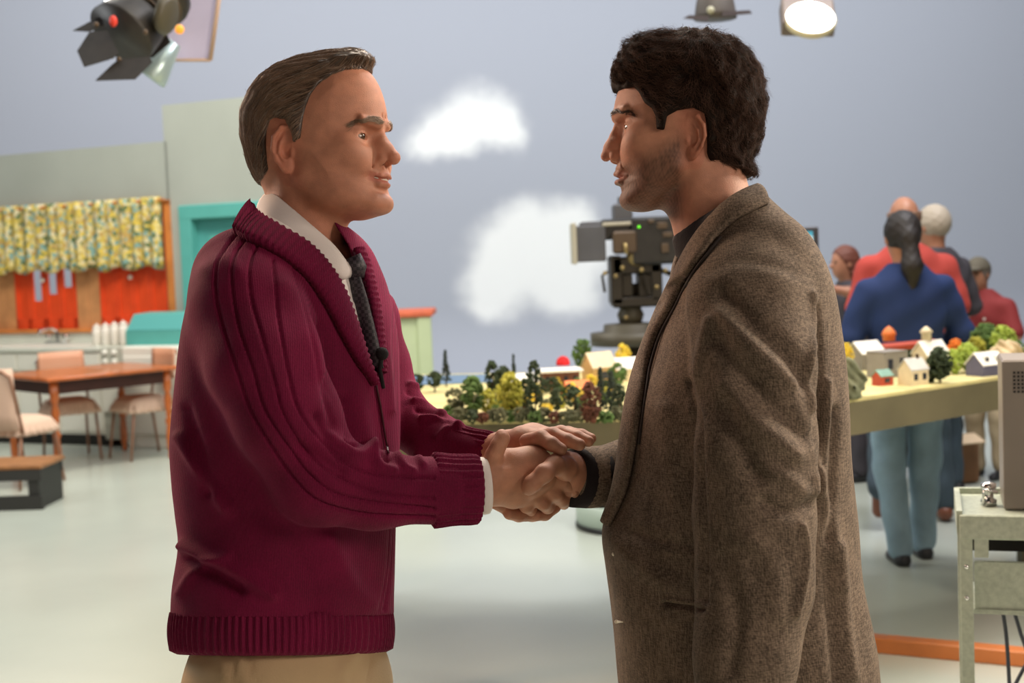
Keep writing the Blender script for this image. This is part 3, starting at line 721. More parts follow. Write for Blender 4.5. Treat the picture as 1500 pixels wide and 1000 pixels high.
    for iz, z in enumerate(hz):
        cx, a, b = R1L[-1][1], R1L[-1][3]-.006, R1L[-1][4]-.006
        t = iz/13; bul = .004*math.sin(pi*t)+(.002 if 0 < t < 1 else -.006)
        for i in range(ns):
            an = 2*pi*i/ns; e = 2/2.3; u = (a+bul)*np.sign(math.cos(an))*abs(math.cos(an))**e; v = (b+bul)*np.sign(math.sin(an))*abs(math.sin(an))**e
            rp = .0016*math.cos(an*96)*(1 if 0 < t < 1 else .3); q = math.hypot(u, v); u += u/q*rp; v += v/q*rp
            cy_ = u*math.sin(A25)+v*math.cos(A25); V.append((cx+u*math.cos(A25)-v*math.sin(A25), cy_, z*(1+.45*cy_)))
    for j in range(13):
        for i in range(ns): F.append((j*ns+i, (j+1)*ns+i, (j+1)*ns+(i+1) % ns, j*ns+(i+1) % ns))
    F.append(tuple(range(ns))); F.append(tuple(13*ns+i for i in range(ns-1, -1, -1)))
    mk('hem_band', c2w(np.array(V)), F, M_knit, R_)
    # cuffs
    def cuff(name, A, B, r0, r1, m, ribs, amp, flat=1.0, lip=.004):
        A, B = np.array(A), np.array(B); ax = (B-A)/np.linalg.norm(B-A); up = np.array([0, 0, 1.])-ax*ax[2]; up /= np.linalg.norm(up); sd = np.cross(ax, up); V = []; F = []; n = 300
        ts = [0, .0, .05, .2, .4, .6, .8, .95, 1, 1, .9, .5]; ks = [-.012, -.002, .0025, .002, .001, .001, .002, .0015, -.001, -lip-.002, -lip-.003, -lip-.004]
        for t, k in zip(ts, ks):
            r = r0+(r1-r0)*t+k
            for i in range(n):
                a = 2*pi*i/n; rr = r+(amp*math.cos(a*ribs) if k > -.003 else 0); V.append(A+(B-A)*t+up*math.cos(a)*rr+sd*math.sin(a)*rr*flat)
        m_ = len(ts)
        for j in range(m_-1):
            for i in range(n): F.append((j*n+i, j*n+(i+1) % n, (j+1)*n+(i+1) % n, (j+1)*n+i))
        return mk(name, c2w(np.array(V)), F, m, R_)
    cuff('cuff', g(633, 718, -.105), g(701, 716.5, -.088), .0495, .046, M_knit, 26, .0016, .85)
    cuff('cuff', g(668, 652, .10), g(722, 660, .065), .030, .026, M_knit, 18, .0015, .9)
    cuff('shirt_cuff', g(680, 714, -.09), g(715, 711, -.082), .040, .038, M_shirt, 3, .0003, .85, .002)
    cuff('shirt_cuff', g(700, 662, .08), g(727, 664, .06), .0235, .0225, M_shirt, 3, .0003, .9, .002)
    # zip edge and little microphone clipped to it
    zp = MB(); zp.tube([c2w(trace(cardi_solid, x, y, -.35, .0025)[0]) for x, y in catmull([(546, 548), (551, 575), (556, 600), (562, 640), (568, 665)], 4)], .0018, 6); zp.out('zip', mat('zip_dark', (.05, .004, .012, 1), .4), R_, True)
    mc = MB(); p = c2w(trace(cardi_solid, 549, 520, -.35, .012)[0]); mc.ball(p, .0095, 16, 12); mc.tube([p, p+np.array([-.004, -.002, -.022]), p+np.array([-.001, .006, -.05])], [.004, .003, .003], 8); mc.out('lapel_microphone', mat('mic_foam', (.006, .005, .006, 1), .9, bump=.4, bscale=900), R_, True)
    # trousers down to the floor
    hipL, hipR = g(372, 985, -.085), g(452, 985, .085)
    fw = c2w(g(415, 960, 0)); fa = w2c(np.array([[fw[0]-.06, fw[1]-.11, .10], [fw[0]+.03, fw[1]+.12, .10]]))
    def trou(P):
        d = loft(P, lrows([(905, 300, 535, .13), (950, 284, 560, .15), (1000, 280, 574, .165), (1040, 280, 572, .165), (1090, 300, 560, .14)], A25))
        d = smin(d, chain(P, [g(372, 1020, -.085), (g(372, 1020, -.085)+fa[0])/2+[.02, 0, 0], fa[0]], [.098, .075, .062], .03), .03); d = smin(d, chain(P, [g(468, 1020, .085), (g(468, 1020, .085)+fa[1])/2+[.02, 0, 0], fa[1]], [.098, .075, .062], .03), .03); return d
    lo = np.minimum(fa[0], fa[1])-.12; lo[0] = min(lo[0], -.55); hi = np.array([-.12, .28, gz(915)+.01]); lo[1] -= .15; hi[1] = max(hi[1], fa[1][1]+.12)
    V, F = surf(trou, lo, hi, .0075)
    V = folds(trou, V, [([(352, 955), (356, 980), (360, 1010)], 6, 7), ([(362, 955), (365, 1010)], 4, -5), ([(325, 955), (332, 1000)], 7, 4), ([(543, 955), (545, 972), (538, 1000)], 3, -4), ([(520, 960), (500, 985), (505, 1010)], 9, 5)])
    mk('trousers', c2w(V), F, M_khaki, R_)
    for w_, sgn in ((np.array([fw[0]-.06, fw[1]-.11, 0]), 1), (np.array([fw[0]+.03, fw[1]+.12, 0]), 1)): shoe_mesh(w_+[.03, 0, 0], -.35, root=R_)
    return root
def tie_material():
    m = bpy.data.materials.new('patterned_tie'); m.use_nodes = True; nt = m.node_tree; b = nt.nodes['Principled BSDF']; N = nt.nodes.new; L = nt.links.new
    tc = N('ShaderNodeTexCoord'); ck = N('ShaderNodeTexChecker'); ck.inputs['Scale'].default_value = 210; L(tc.outputs['Object'], ck.inputs['Vector'])
    ck.inputs['Color1'].default_value = (.006, .005, .010, 1); ck.inputs['Color2'].default_value = (.045, .035, .045, 1); L(ck.outputs['Color'], b.inputs['Base Color']); b.inputs['Roughness'].default_value = .5; return m
M_tie = tie_material()
# hands of the first man: right hand in the clasp, left hand laid on top
def finger(P, pts, k=.004): return gchain(P, pts, k)
def hands1():
    def right(P):
        d = gchain(P, [(664, 712, -.085, 30), (712, 706, -.072, 30)], .02)
        # back of the hand: wide flattened wedge
        pal = chain(P, [g(712, 704, -.068), g(745, 694, -.058), g(778, 690, -.044), g(802, 694, -.026)], [.029, .032, .032, .026], .02, flat=(.25, .968, 0, 1.55))
        d = smin(d, pal, .02)
        d = smin(d, gchain(P, [(722, 724, -.062, 14), (752, 728, -.048, 15), (778, 728, -.03, 13)], .01), .014)
        for pts in ([(800, 690, -.03, 13), (822, 704, -.026, 11.5), (838, 716, -.004, 10), (845, 722, .018, 8.5)],
                    [(792, 706, -.03, 12.5), (812, 722, -.026, 11), (824, 732, -.004, 10), (826, 738, .016, 8.5)],
                    [(780, 718, -.03, 12.5), (796, 736, -.026, 11), (802, 742, -.006, 10), (801, 744, .014, 8.5)],
                    [(760, 724, -.034, 11.5), (771, 741, -.028, 10), (777, 746, -.010, 9), (778, 746, .010, 8)]):
            f = finger(P, pts); d = smin(d, f, .006)
        # tendons and knuckles
        for a, b_ in (((735, 690, -.088), (800, 690, -.052)), ((735, 702, -.088), (790, 704, -.055)), ((733, 714, -.082), (778, 718, -.052))): d = smin(d, cap(P, g(*a), g(*b_), .003, .0055), .012)
        th_ = gchain(P, [(716, 686, -.078, 14), (724, 666, -.084, 12.5), (730, 652, -.086, 11), (736, 642, -.083, 10), (735, 638, -.080, 9.5)], .006)
        d = smin(d, th_, .010)
        return d
    def left(P):
        d = gchain(P, [(690, 664, .09, 22), (722, 662, .068, 22), (740, 656, .05, 21)], .02)
        d = smin(d, chain(P, [g(740, 654, .045), g(768, 648, .015), g(790, 647, -.002)], [.020, .021, .017], .02), .02)
        d = smin(d, chain(P, [g(752, 650, .07), g(780, 640, .05), g(806, 640, .03)], [.017, .017, .015], .02), .02)
        for pts in ([(772, 646, -.022, 11.5), (793, 641, -.040, 11.5), (808, 650, -.055, 10.5), (822, 658, -.060, 9)],
                    [(785, 641, -.004, 11.5), (810, 637, -.018, 11.5), (832, 645, -.036, 10.2), (849, 651, -.046, 9)],
                    [(796, 638, .014, 11), (822, 634, .002, 11), (846, 640, -.018, 9.6), (862, 646, -.028, 8.4)],
                    [(806, 640, .034, 10), (832, 634, .026, 9.6), (852, 637, .010, 8.6), (866, 642, .002, 7.6)]):
            d = smin(d, finger(P, pts), .004)
        return d
    return [(right, g(650, 790, -.15)-[0, .05, 0], g(870, 610, .1)), (left, g(670, 700, -.12)-[0, .0, 0], g(890, 590, .14))]

# ================================================================ MAN IN THE TWEED JACKET
T2 = [(275, 1028, 1112, .075), (292, 1012, 1122, .10), (318, 1004, 1142, .14), (345, 1003, 1168, .17), (380, 992, 1188, .19), (420, 984, 1202, .20), (470, 968, 1213, .205), (530, 948, 1223, .205), (600, 924, 1230, .205), (680, 910, 1236, .205),
      (730, 898, 1240, .205), (780, 884, 1246, .205), (840, 889, 1252, .21), (900, 896, 1262, .215), (960, 903, 1272, .22), (1100, 918, 1288, .225), (1180, 925, 1290, .22)]
A2 = math.radians(4)
R2L = lrows(T2, A2)
def arm2n(P): return gchain(P, [(1082, 395, -.10, 72), (1096, 450, -.16, 79), (1106, 540, -.205, 80), (1108, 650, -.225, 79), (1106, 760, -.23, 80), (1104, 860, -.24, 75), (1092, 960, -.26, 68), (1078, 1060, -.28, 60)], .04)
def arm2f(P): return gchain(P, [(1060, 420, .14, 60), (1020, 560, .20, 56), (975, 680, .19, 52), (925, 694, .09, 47), (864, 699, .035, 44)], .03)
def jacket_solid(P):
    d = loft(P, R2L); d = smin(d, arm2n(P), .016); return d
V2cut = [(1112, 225), (1106, 268), (1098, 272), (1054, 300), (1015, 350), (990, 395), (965, 460), (940, 540), (915, 600), (860, 600), (880, 225)]
def jacket2(P):
    d = smax(jacket_solid(P), -np.maximum(cutmask(P, V2cut, .02), -1e3*np.ones_like(P[0])), .003)
    d = smin(d, arm2f(P), .01)
    s = 2000/(2+P[1]); ix = 750+P[0]*s
    return np.maximum(d, (850-ix)/1000*(P[1] > -.02)-1e3*(P[1] <= -.02))
Fo2 = [([(1058, 430), (1100, 470), (1150, 515), (1182, 560)], 14, -8), ([(1060, 460), (1105, 510), (1160, 560)], 12, 6), ([(1055, 500), (1100, 560), (1150, 610), (1180, 640)], 14, -8), ([(1060, 560), (1110, 620), (1165, 665)], 12, 6),
 ([(1062, 600), (1085, 650), (1110, 690)], 18, -9), ([(1110, 680), (1150, 700), (1178, 720)], 12, 5), ([(1120, 735), (1155, 750), (1185, 740)], 10, -6), ([(1175, 770), (1180, 800), (1176, 850), (1166, 900)], 5, 6), ([(1100, 790), (1130, 820), (1140, 900)], 16, 5), ([(1060, 820), (1080, 900), (1070, 980)], 14, -5),
 ([(1188, 430), (1192, 480), (1186, 540), (1190, 600)], 5, 6), ([(1196, 450), (1200, 520), (1198, 600), (1204, 680)], 6, -7), ([(1210, 560), (1206, 640), (1196, 720)], 7, 7), ([(1222, 600), (1220, 700), (1212, 790)], 6, -6), ([(1195, 700), (1215, 760), (1228, 860)], 10, 5), ([(1230, 800), (1240, 900), (1250, 990)], 8, 5), ([(1215, 830), (1222, 920), (1226, 995)], 9, -6),
 ([(1010, 560), (1024, 640), (1030, 760), (1032, 880)], 5, -7), ([(975, 600), (985, 700), (992, 800)], 14, 4), ([(925, 780), (960, 790), (1010, 800)], 10, -4), ([(900, 790), (940, 830), (990, 860)], 14, 4), ([(1040, 395), (1075, 380), (1120, 385), (1165, 400)], 10, -3), ([(1040, 470), (1020, 540), (1014, 600)], 7, 5),
 ([(972, 884), (1000, 888), (1030, 892)], 2.6, -8), ([(975, 879), (1005, 882), (1028, 885)], 3, 2.5)]
def build_man2():
    root = empty('person', c2w(g(1075, 960))*[1, 1, 0], 'man with curly dark hair, stubble and brown tweed jacket, shaking hands at right', 'person')
    R_ = root; parts = []
    V, F = surf(head2, g(850, 430, 0)-[0, .14, 0], g(1180, 20, 0)+[0, .18, 0], .0015); parts.append((V, F, skincol(V, FR2, HP2, (.50, .235, .145), .9)))
    fn, lo, hi = hand2(); V, F = surf(fn, lo, hi, .0014); parts.append((V, F, np.tile(np.array((.52, .245, .155)), (len(V), 1))))
    fn, lo, hi = hand2_down(); V, F = surf(fn, lo, hi, .0025); parts.append((V, F, np.tile(np.array((.52, .245, .155)), (len(V), 1))))
    V, F = surf(lambda P: np.maximum(loft(P, lrows(T2, A2, .03)), P[2]-gz(330)), g(880, 1180, 0)-[0, .27, 0], g(1300, 290, 0)+[0, .27, 0], .012); parts.append((V, F, np.tile(np.array((.40, .18, .10)), (len(V), 1))))
    join_parts('body', parts, M_skin, R_)
    eyeball(FR2, HP2, -1, R_, look=(1, -.05, .0)); eyeball(FR2, HP2, 1, R_, look=(1, .05, .0))
    hairs2(R_)
    # dark mock-neck jumper
    nk = HP2['neck']
    def jump(P):
        q = toloc(P, FR2); d = cap(q, nk[0], nk[1], nk[2]+4, nk[3]+4)/1000
        s = 2000/(2+P[1]); ix, iy = 750+P[0]*s, 500-P[2]*s
        lim = (np.interp(ix, [960, 985, 1020, 1055, 1110], [352, 347, 322, 300, 285])-iy)/1000
        d = np.maximum(d, lim)
        return np.maximum(smin(d, loft(P, lrows(T2, A2, .014)), .01), lim) 
    V, F = surf(lambda P: np.maximum(jump(P), gz(640)-P[2]), g(880, 660, 0)-[0, .25, 0], g(1250, 270, 0)+[0, .26, 0], .005); mk('jumper', c2w(V), F, M_blacknit, R_)
    # jacket
    V, F = surf(jacket2, g(820, 1185, 0)-[0, .34, 0], g(1310, 262, 0)+[0, .30, 0], .0034)
    V = folds(jacket2, V, [(a_, b_, c_*1.25) for a_, b_, c_ in Fo2]); V = V+grad(jacket2, V)*(sines(V, 22, 8)*.004)[:, None]
    mk('jacket', c2w(V), F, M_tweed, R_)
    def plate(name, inn, out, off, th, bulge=.006, m=M_tweed):
        E0 = []; E1 = []; NN = []
        for (p, q) in zip(catmull(inn, 6), catmull(out, 6)):
            P0, n0 = trace(jacket_solid, p[0], p[1], -.35, off); P1, n1 = trace(jacket_solid, q[0], q[1], -.35, off); E0.append(P0); E1.append(P1); NN.append(n0+n1)
        E0, E1, NN = map(np.array, (E0, E1, NN)); NN /= np.linalg.norm(NN, axis=1, keepdims=True)
        V, F = ribbon(E0, E1, th, NN, 6, bulge); return mk(name, c2w(V), F, m, R_)
    inn = [(1106, 276), (1080, 289), (1054, 310), (1026, 344), (1003, 381), (985, 420), (973, 445), (958, 480), (940, 530), (926, 578), (918, 620), (910, 680), (903, 720), (891, 762)]
    out = [(1124, 302), (1100, 313), (1077, 326), (1054, 346), (1034, 372), (1015, 397), (1001, 420), (988, 447), (965, 490), (951, 535), (944, 580), (934, 650), (920, 718), (896, 772)]
    plate('lapel', inn, out, .002, .007)
    # thin dark tube drawing in the shadow line under the lapel's outer edge
    pm = MB(); pm.tube([c2w(trace(jacket_solid, x+2.5, y+1, -.35, .001)[0]) for x, y in catmull(out[3:-2], 4)], .0022, 6); pm.out('lapel_edge_shadow', mat('lapel_shadow_dark', (.02, .013, .01, 1), .9), R_, True)
    for ix, iy in ((901, 811), (905, 910)):
        b = MB(); p, n = trace(jacket_solid, ix, iy, -.35, .001); q, _ = trace(jacket_solid, ix+9, iy+.5, -.35, .001)
        b.tube([c2w(p), c2w(q)], [.0022, .001], 6); b.ball(c2w(p+n*.001), .003, 8, 6); b.out('button_pin', mat('pearl', srgb(225, 215, 195), .3), R_, True)
    # sleeve lining showing at the far cuff, jumper cuff
    A, B = g(868, 699, .06), g(846, 699, .045); mb = MB(); ax = Vector(B-A).normalized()
    mb.tube([c2w(g(880, 699, .045)), c2w(g(858, 700, .032)), c2w(g(838, 700, .018))], [.0445, .0445, .043], 28, flat=1.02); mb.out('jumper_cuff', M_blacknit, R_, True)
    # trousers and shoes
    fw = c2w(g(1080, 960, .02)); feet = [np.array([fw[0]+.05, fw[1]-.12, 0]), np.array([fw[0]-.05, fw[1]+.12, 0])]; fa = [w2c(f+[0, 0, .1]) for f in feet]
    hips = [g(1090, 1060, -.09), g(1060, 1060, .10)]
    def trou(P):
        d = loft(P, lrows([(1000, 945, 1210, .15), (1080, 950, 1220, .165), (1160, 960, 1210, .15)], A2))
        for h_, f in zip(hips, fa): d = smin(d, chain(P, [h_, (h_+f)/2+[-.03, 0, 0], f], [.1, .078, .062], .03), .03)
        return d
    lo = np.array([.08, -.30, fa[0][2]-.08]); hi = np.array([.60, .40, gz(1000)+.01])
    V, F = surf(trou, lo, hi, .009); mk('trousers', c2w(V), F, M_browntr, R_)
    for f in feet: shoe_mesh(f-[.03, 0, 0], pi, root=R_)
    return root
def hand2():
    def fn(P):
        d = gchain(P, [(895, 698, .06, 26), (850, 696, .03, 27)], .02)
        d = smin(d, chain(P, [g(850, 692, .03), g(826, 694, .0), g(800, 708, -.002), g(770, 722, .004)], [.029, .029, .026, .02], .02, flat=(.2, .97, 0, 1.35)), .02)
        # thenar and thumb laid over the back of the other hand
        d = smin(d, gchain(P, [(836, 690, .0, 19), (827, 686, -.033, 17), (813, 681, -.066, 13.5), (797, 693, -.088, 12.5), (780, 708, -.090, 11.5), (774, 715, -.086, 10.5)], .008), .012)
        for pts in ([(790, 728, .018, 11), (768, 746, .006, 11), (745, 745, -.020, 10.5), (727, 737, -.036, 9.5)],
                    [(800, 738, .02, 10.5), (780, 753, .008, 10.5), (760, 754, -.016, 10), (746, 752, -.030, 9)],
                    [(812, 742, .022, 10), (798, 752, .012, 10), (786, 754, .0, 9)],
                    [(775, 712, .022, 11), (752, 728, .012, 11), (735, 728, -.012, 10), (724, 724, -.026, 9)]):
            d = smin(d, finger(P, pts), .004)
        return d
    return fn, g(700, 790, -.15), g(905, 640, .12)
def hand2_down():
    def fn(P):
        d = gchain(P, [(1080, 1040, -.28, 26), (1076, 1085, -.285, 25)], .02)
        d = smin(d, chain(P, [g(1076, 1090, -.285), g(1070, 1140, -.28)], [.030, .032], .02, flat=(.15, .988, 0, 1.6)), .02)
        for k, (x, L_) in enumerate(((1042, 62), (1060, 72), (1078, 68), (1094, 54))):
            d = smin(d, gchain(P, [(x+8, 1150, -.28, 10.5), (x+2, 1150+L_*.5, -.285, 10), (x, 1150+L_*.85, -.275, 8.8), (x+3, 1150+L_, -.262, 7.8)]), .006)
        d = smin(d, gchain(P, [(1052, 1100, -.27, 13), (1034, 1130, -.262, 11), (1030, 1160, -.258, 9)]), .012)
        return d
    return fn, g(1000, 1250, -.34)-[0, .02, 0], g(1140, 1030, -.2)
# ================================================================ STUDIO SHELL
def struct(o): o['kind'] = 'structure'; return o
XL, XR, YB, YF, ZC = -8.5, 8.5, -4.5, 16.0, 6.6
M_floor = mat('painted_studio_floor', srgb(186, 192, 180), .22, vary=.05, vscale=1.3, bump=.03, bscale=40, spec=.5)
def cyc_material():
    m = bpy.data.materials.new('painted_sky_backdrop'); m.use_nodes = True; nt = m.node_tree; b = nt.nodes['Principled BSDF']; N = nt.nodes.new; L = nt.links.new
    b.inputs['Roughness'].default_value = .95; b.inputs['Specular IOR Level'].default_value = .1
    ge = N('ShaderNodeNewGeometry'); no = N('ShaderNodeTexNoise'); no.inputs['Scale'].default_value = 2.6; no.inputs['Detail'].default_value = 2.5; L(ge.outputs['Position'], no.inputs['Vector'])
    sb = N('ShaderNodeVectorMath'); sb.operation = 'SUBTRACT'; L(no.outputs['Color'], sb.inputs[0]); sb.inputs[1].default_value = (.5, .5, .5)
    ma = N('ShaderNodeVectorMath'); ma.operation = 'MULTIPLY_ADD'; L(sb.outputs[0], ma.inputs[0]); ma.inputs[1].default_value = (.34, .0, .34); L(ge.outputs['Position'], ma.inputs[2])
    blobs = [(690, 152, 36, 32), (738, 166, 36, 34), (640, 188, 42, 36), (612, 212, 24, 22), (748, 206, 24, 24), (700, 184, 40, 26), (655, 215, 34, 20),
             (775, 316, 40, 34), (735, 345, 44, 36), (712, 395, 42, 44), (790, 375, 56, 44), (836, 330, 34, 36), (845, 395, 46, 46), (760, 432, 50, 40), (705, 440, 30, 30), (850, 440, 36, 30), (870, 350, 30, 40)]
    last = None
    for ix, iy, rx, ry in blobs:
        p = W(ix, iy, YF-.2); s = YF/2000
        a = N('ShaderNodeVectorMath'); a.operation = 'SUBTRACT'; L(ma.outputs[0], a.inputs[0]); a.inputs[1].default_value = tuple(p)
        c = N('ShaderNodeVectorMath'); c.operation = 'MULTIPLY'; L(a.outputs[0], c.inputs[0]); c.inputs[1].default_value = (1/(rx*s*.86), 0, 1/(ry*s*.86))
        l = N('ShaderNodeVectorMath'); l.operation = 'LENGTH'; L(c.outputs[0], l.inputs[0])
        r = N('ShaderNodeMapRange'); r.interpolation_type = 'SMOOTHSTEP'; r.inputs['From Min'].default_value = 2.5; r.inputs['From Max'].default_value = .0; L(l.outputs['Value'], r.inputs['Value'])
        if last is None: last = r.outputs['Result']
        else:
            q = N('ShaderNodeMath'); q.operation = 'ADD'; L(last, q.inputs[0]); L(r.outputs['Result'], q.inputs[1]); last = q.outputs[0]
    fr_ = N('ShaderNodeMapRange'); fr_.interpolation_type = 'SMOOTHSTEP'; fr_.inputs['From Min'].default_value = .30; fr_.inputs['From Max'].default_value = 2.0; L(last, fr_.inputs['Value']); last = fr_.outputs['Result']
    mx = N('ShaderNodeMix'); mx.data_type = 'RGBA'; L(last, mx.inputs['Factor']); mx.inputs['A'].default_value = srgb(169, 174, 186); mx.inputs['B'].default_value = (.84, .86, .87, 1)
    L(mx.outputs['Result'], b.inputs['Base Color']); return m
mb = MB(); mb.box(((XL+XR)/2, (YB+YF)/2, -.05), (XR-XL, YF-YB, .1)); struct(mb.out('floor', M_floor))
# cyclorama: back wall running into the floor in a curve
prof = [(YF-.9+.9*math.sin(a), .9-.9*math.cos(a)) for a in np.linspace(0, pi/2, 12)]+[(YF, 2), (YF, 4), (YF, ZC)]
V = [(x, y, z+.001) for x in (XL, XR) for y, z in prof]+[(x, YF+.15, z) for x in (XL, XR) for z in (-.05, ZC)]; n = len(prof)
F = [(i, i+n, i+n+1, i+1) for i in range(n-1)]+[(2*n, 2*n+1, 2*n+3, 2*n+2)]
struct(mk('wall_back', V, [f[::-1] for f in F], cyc_material()))
M_dark = mat('dark_studio_wall', (.05, .05, .055, 1), .9); M_ceil = mat('dark_ceiling', (.035, .035, .04, 1), .9)
for nm, c, d in (('wall_left', (XL-.08, (YB+YF)/2, ZC/2), (.16, YF-YB, ZC)), ('wall_right', (XR+.08, (YB+YF)/2, ZC/2), (.16, YF-YB, ZC)), ('wall_front', (0, YB-.08, ZC/2), (XR-XL, .16, ZC)), ('ceiling', (0, (YB+YF)/2, ZC+.08), (XR-XL+.3, YF-YB+.3, .16))):
    mb = MB(); mb.box(c, d); struct(mb.out(nm, M_ceil if nm == 'ceiling' else M_dark))

# ================================================================ KITCHEN SET
KO = np.array([-3.09, 12.1]); KA = math.atan2(-.415, .909); KU = np.array([math.cos(KA), math.sin(KA)]); KN = np.array([KU[1], -KU[0]])
def K(ix, iy, d=0.0):            # picture point -> (along the wall, height) on the plane d metres in front of it
    r = ray(ix, iy); o = KO+KN*d; t = ((o-C0[:2])@KN)/(r[:2]@KN); p = C0+r*t; return float((p[:2]-o)@KU), float(p[2])
def kw(u, z, d=0.0): p = KO+KU*u+KN*d; return (p[0], p[1], z)
KR = Matrix.Rotation(KA, 3, 'Z')
def kbox(mb, u0, u1, z0, z1, d0, d1, bev=0, col=None): mb.box(kw((u0+u1)/2, (z0+z1)/2, (d0+d1)/2), (u1-u0, abs(d1-d0), z1-z0), R=KR, bev=bev, col=col)
M_kwall = mat('grey_green_paint', srgb(160, 166, 158), .8, vary=.05, vscale=2)
M_teal = mat('teal_paint', srgb(86, 166, 158), .55, vary=.04); M_tealdoor = mat('teal_door', srgb(78, 156, 152), .6)
M_orangewood = mat('orange_varnished_wood', srgb(196, 120, 58), .45, vary=.2, vscale=6); M_tanwood = mat('tan_panelling', srgb(196, 138, 88), .6, vary=.18, vscale=7)
M_red = mat('red_shutter_paint', srgb(222, 74, 30), .45, vary=.08, vscale=10); M_white = mat('white_enamel', srgb(228, 226, 214), .4); M_counter = mat('pale_worktop', srgb(214, 216, 204), .3, vary=.05)
M_kick = mat('black_kick', (.015, .014, .013, 1), .5); M_chrome = mat('chrome', (.75, .75, .75, 1), .12, metal=1); M_greymetal = mat('grey_metal', srgb(130, 128, 122), .45, metal=.6)
u_step, z_lo = K(240, 207); z_hi = K(240, 154)[1]; u_end = 1.5; u_left = K(-90, 400)[0]
wu1, wzt = K(249, 292); wzb = .95; wu0 = u_left+.25
du0, dzt = K(265, 303); du1 = du0+1.0
mb = MB()
kbox(mb, u_left, wu0, 0, z_lo, -.1, 0); kbox(mb, wu0, wu1, 0, wzb, -.1, 0); kbox(mb, wu0, wu1, wzt, z_lo, -.1, 0); kbox(mb, wu1, u_step, 0, z_lo, -.1, 0) if wu1 < u_step else None
kbox(mb, max(wu1, u_step) if wu1 > u_step else u_step, du0, 0, z_hi, -.1, 0); kbox(mb, u_step, max(wu1, u_step)+.001, wzt, z_hi, -.1, 0)
kbox(mb, du0, du1, dzt, z_hi, -.1, 0); kbox(mb, du1, u_end, 0, z_hi, -.1, 0)
struct(mb.out('wall_kitchen', M_kwall))
dr = struct(empty('door_1', kw((du0+du1)/2, 0), None, None)); mb = MB(); w = K(286, 400)[0]-du0
kbox(mb, du0-.01, du0+w, 0, dzt, -.1, .03, .008); kbox(mb, du1-w, du1+.01, 0, dzt, -.1, .03, .008); kbox(mb, du0-.01, du1+.01, dzt-w, dzt+.01, -.1, .032, .008); mb.out('door_frame', M_teal, dr)
mb = MB(); kbox(mb, du0+w, du1-w, 0.01, dzt-w, -.12, -.075); dl = mb.out('door_leaf', M_tealdoor, dr)
mb = MB(); kbox(mb, du0+w+.12, du1-w-.12, 1.15, dzt-w-.14, -.075, -.062, .006); kbox(mb, du0+w+.12, du1-w-.12, .2, .95, -.075, -.062, .006); mb.out('door_panel', M_teal, dl)
wn = struct(empty('window_1', kw((wu0+wu1)/2, wzb), None, None)); mb = MB(); f = .055
kbox(mb, wu1-f, wu1, wzb, wzt, -.1, .035, .006); kbox(mb, wu0, wu0+f, wzb, wzt, -.1, .035, .006); kbox(mb, wu0, wu1, wzt-f, wzt, -.1, .035, .006); kbox(mb, wu0, wu1, wzb, wzb+f*.6, -.1, .06, .006); mb.out('window_frame', M_orangewood, wn)
a0, a1, b0, b1 = K(20, 440)[0], K(109, 440)[0], K(144, 440)[0], K(243, 440)[0]
mb = MB()
for u0, u1 in ((wu0+f, a0), (a1, b0)):
    k = max(1, int((u1-u0)/.12)); 
    for i in range(k): s = (u1-u0)/k; kbox(mb, u0+i*s+.003, u0+(i+1)*s-.003, wzb+.03, wzt-f, -.06, -.03, .004)
mb.out('wood_panelling', M_tanwood, wn)
for s0, s1, slots in ((a0, a1, True), (b0, b1, False)):
    mb = MB(); zb, zt = wzb+.035, wzt-f; st = .035; n = 4; w_ = (s1-s0)/n
    for i in range(n):
        x0, x1 = s0+i*w_+.004, s0+(i+1)*w_-.004
        kbox(mb, x0, x0+st, zb, zt, -.05, -.02, .003); kbox(mb, x1-st, x1, zb, zt, -.05, -.02, .003); kbox(mb, x0, x1, zb, zb+.10, -.05, -.02, .003); kbox(mb, x0, x1, zt-.08, zt, -.05, -.02, .003)
        if slots and i in (1, 2, 3): kbox(mb, x0, x1, zb+.10, zb+.20+.06*i, -.045, -.03)
        else: kbox(mb, x0+st, x1-st, zb+.1, zt-.08, -.045, -.032)
    sh = mb.out('shutter', M_red, wn); mb = MB(); mb.ball(kw((s0+s1)/2, (zb+zt)/2-.08, .0), .022, 12, 8); mb.out('knob', M_white, sh)
# gathered valance
def floral():
    m = bpy.data.materials.new('floral_cotton'); m.use_nodes = True; nt = m.node_tree; b = nt.nodes['Principled BSDF']; N = nt.nodes.new; L = nt.links.new
    tc = N('ShaderNodeTexCoord'); v = N('ShaderNodeTexVoronoi'); v.inputs['Scale'].default_value = 30; L(tc.outputs['Object'], v.inputs['Vector']); sx = N('ShaderNodeSeparateColor'); L(v.outputs['Color'], sx.inputs['Color'])
    cr = N('ShaderNodeValToRGB'); cr.color_ramp.interpolation = 'CONSTANT'; E = cr.color_ramp.elements
    cols = [srgb(184, 164, 84), srgb(122, 158, 150), srgb(204, 194, 156), srgb(206, 182, 78), srgb(96, 112, 72), srgb(180, 150, 84), srgb(210, 196, 130)]
    E[0].color = cols[0]; E[1].position = 1/7; E[1].color = cols[1]
    for i in range(2, 7): e = E.new(i/7); e.color = cols[i]
    L(sx.outputs['Red'], cr.inputs['Fac']); L(cr.outputs['Color'], b.inputs['Base Color']); b.inputs['Roughness'].default_value = .85; return m
NP = 340; V = []; F = []; rows = 10; vu0, vu1 = wu0-.05, K(245, 340)[0]; vt = K(120, 299)[1]+.02
for j in range(rows):
    t = j/(rows-1)
    for i in range(NP):
        s = i/(NP-1); u = vu0+(vu1-vu0)*s; wv = .022*math.sin(u*52+1.3*math.sin(u*7))*(.35+.65*t)+.01*math.sin(u*23+2); zb = vt-.62-.02*math.sin(u*20)
        V.append(kw(u+.006*math.sin(u*60)*t, vt+(zb-vt)*t, .075+wv))
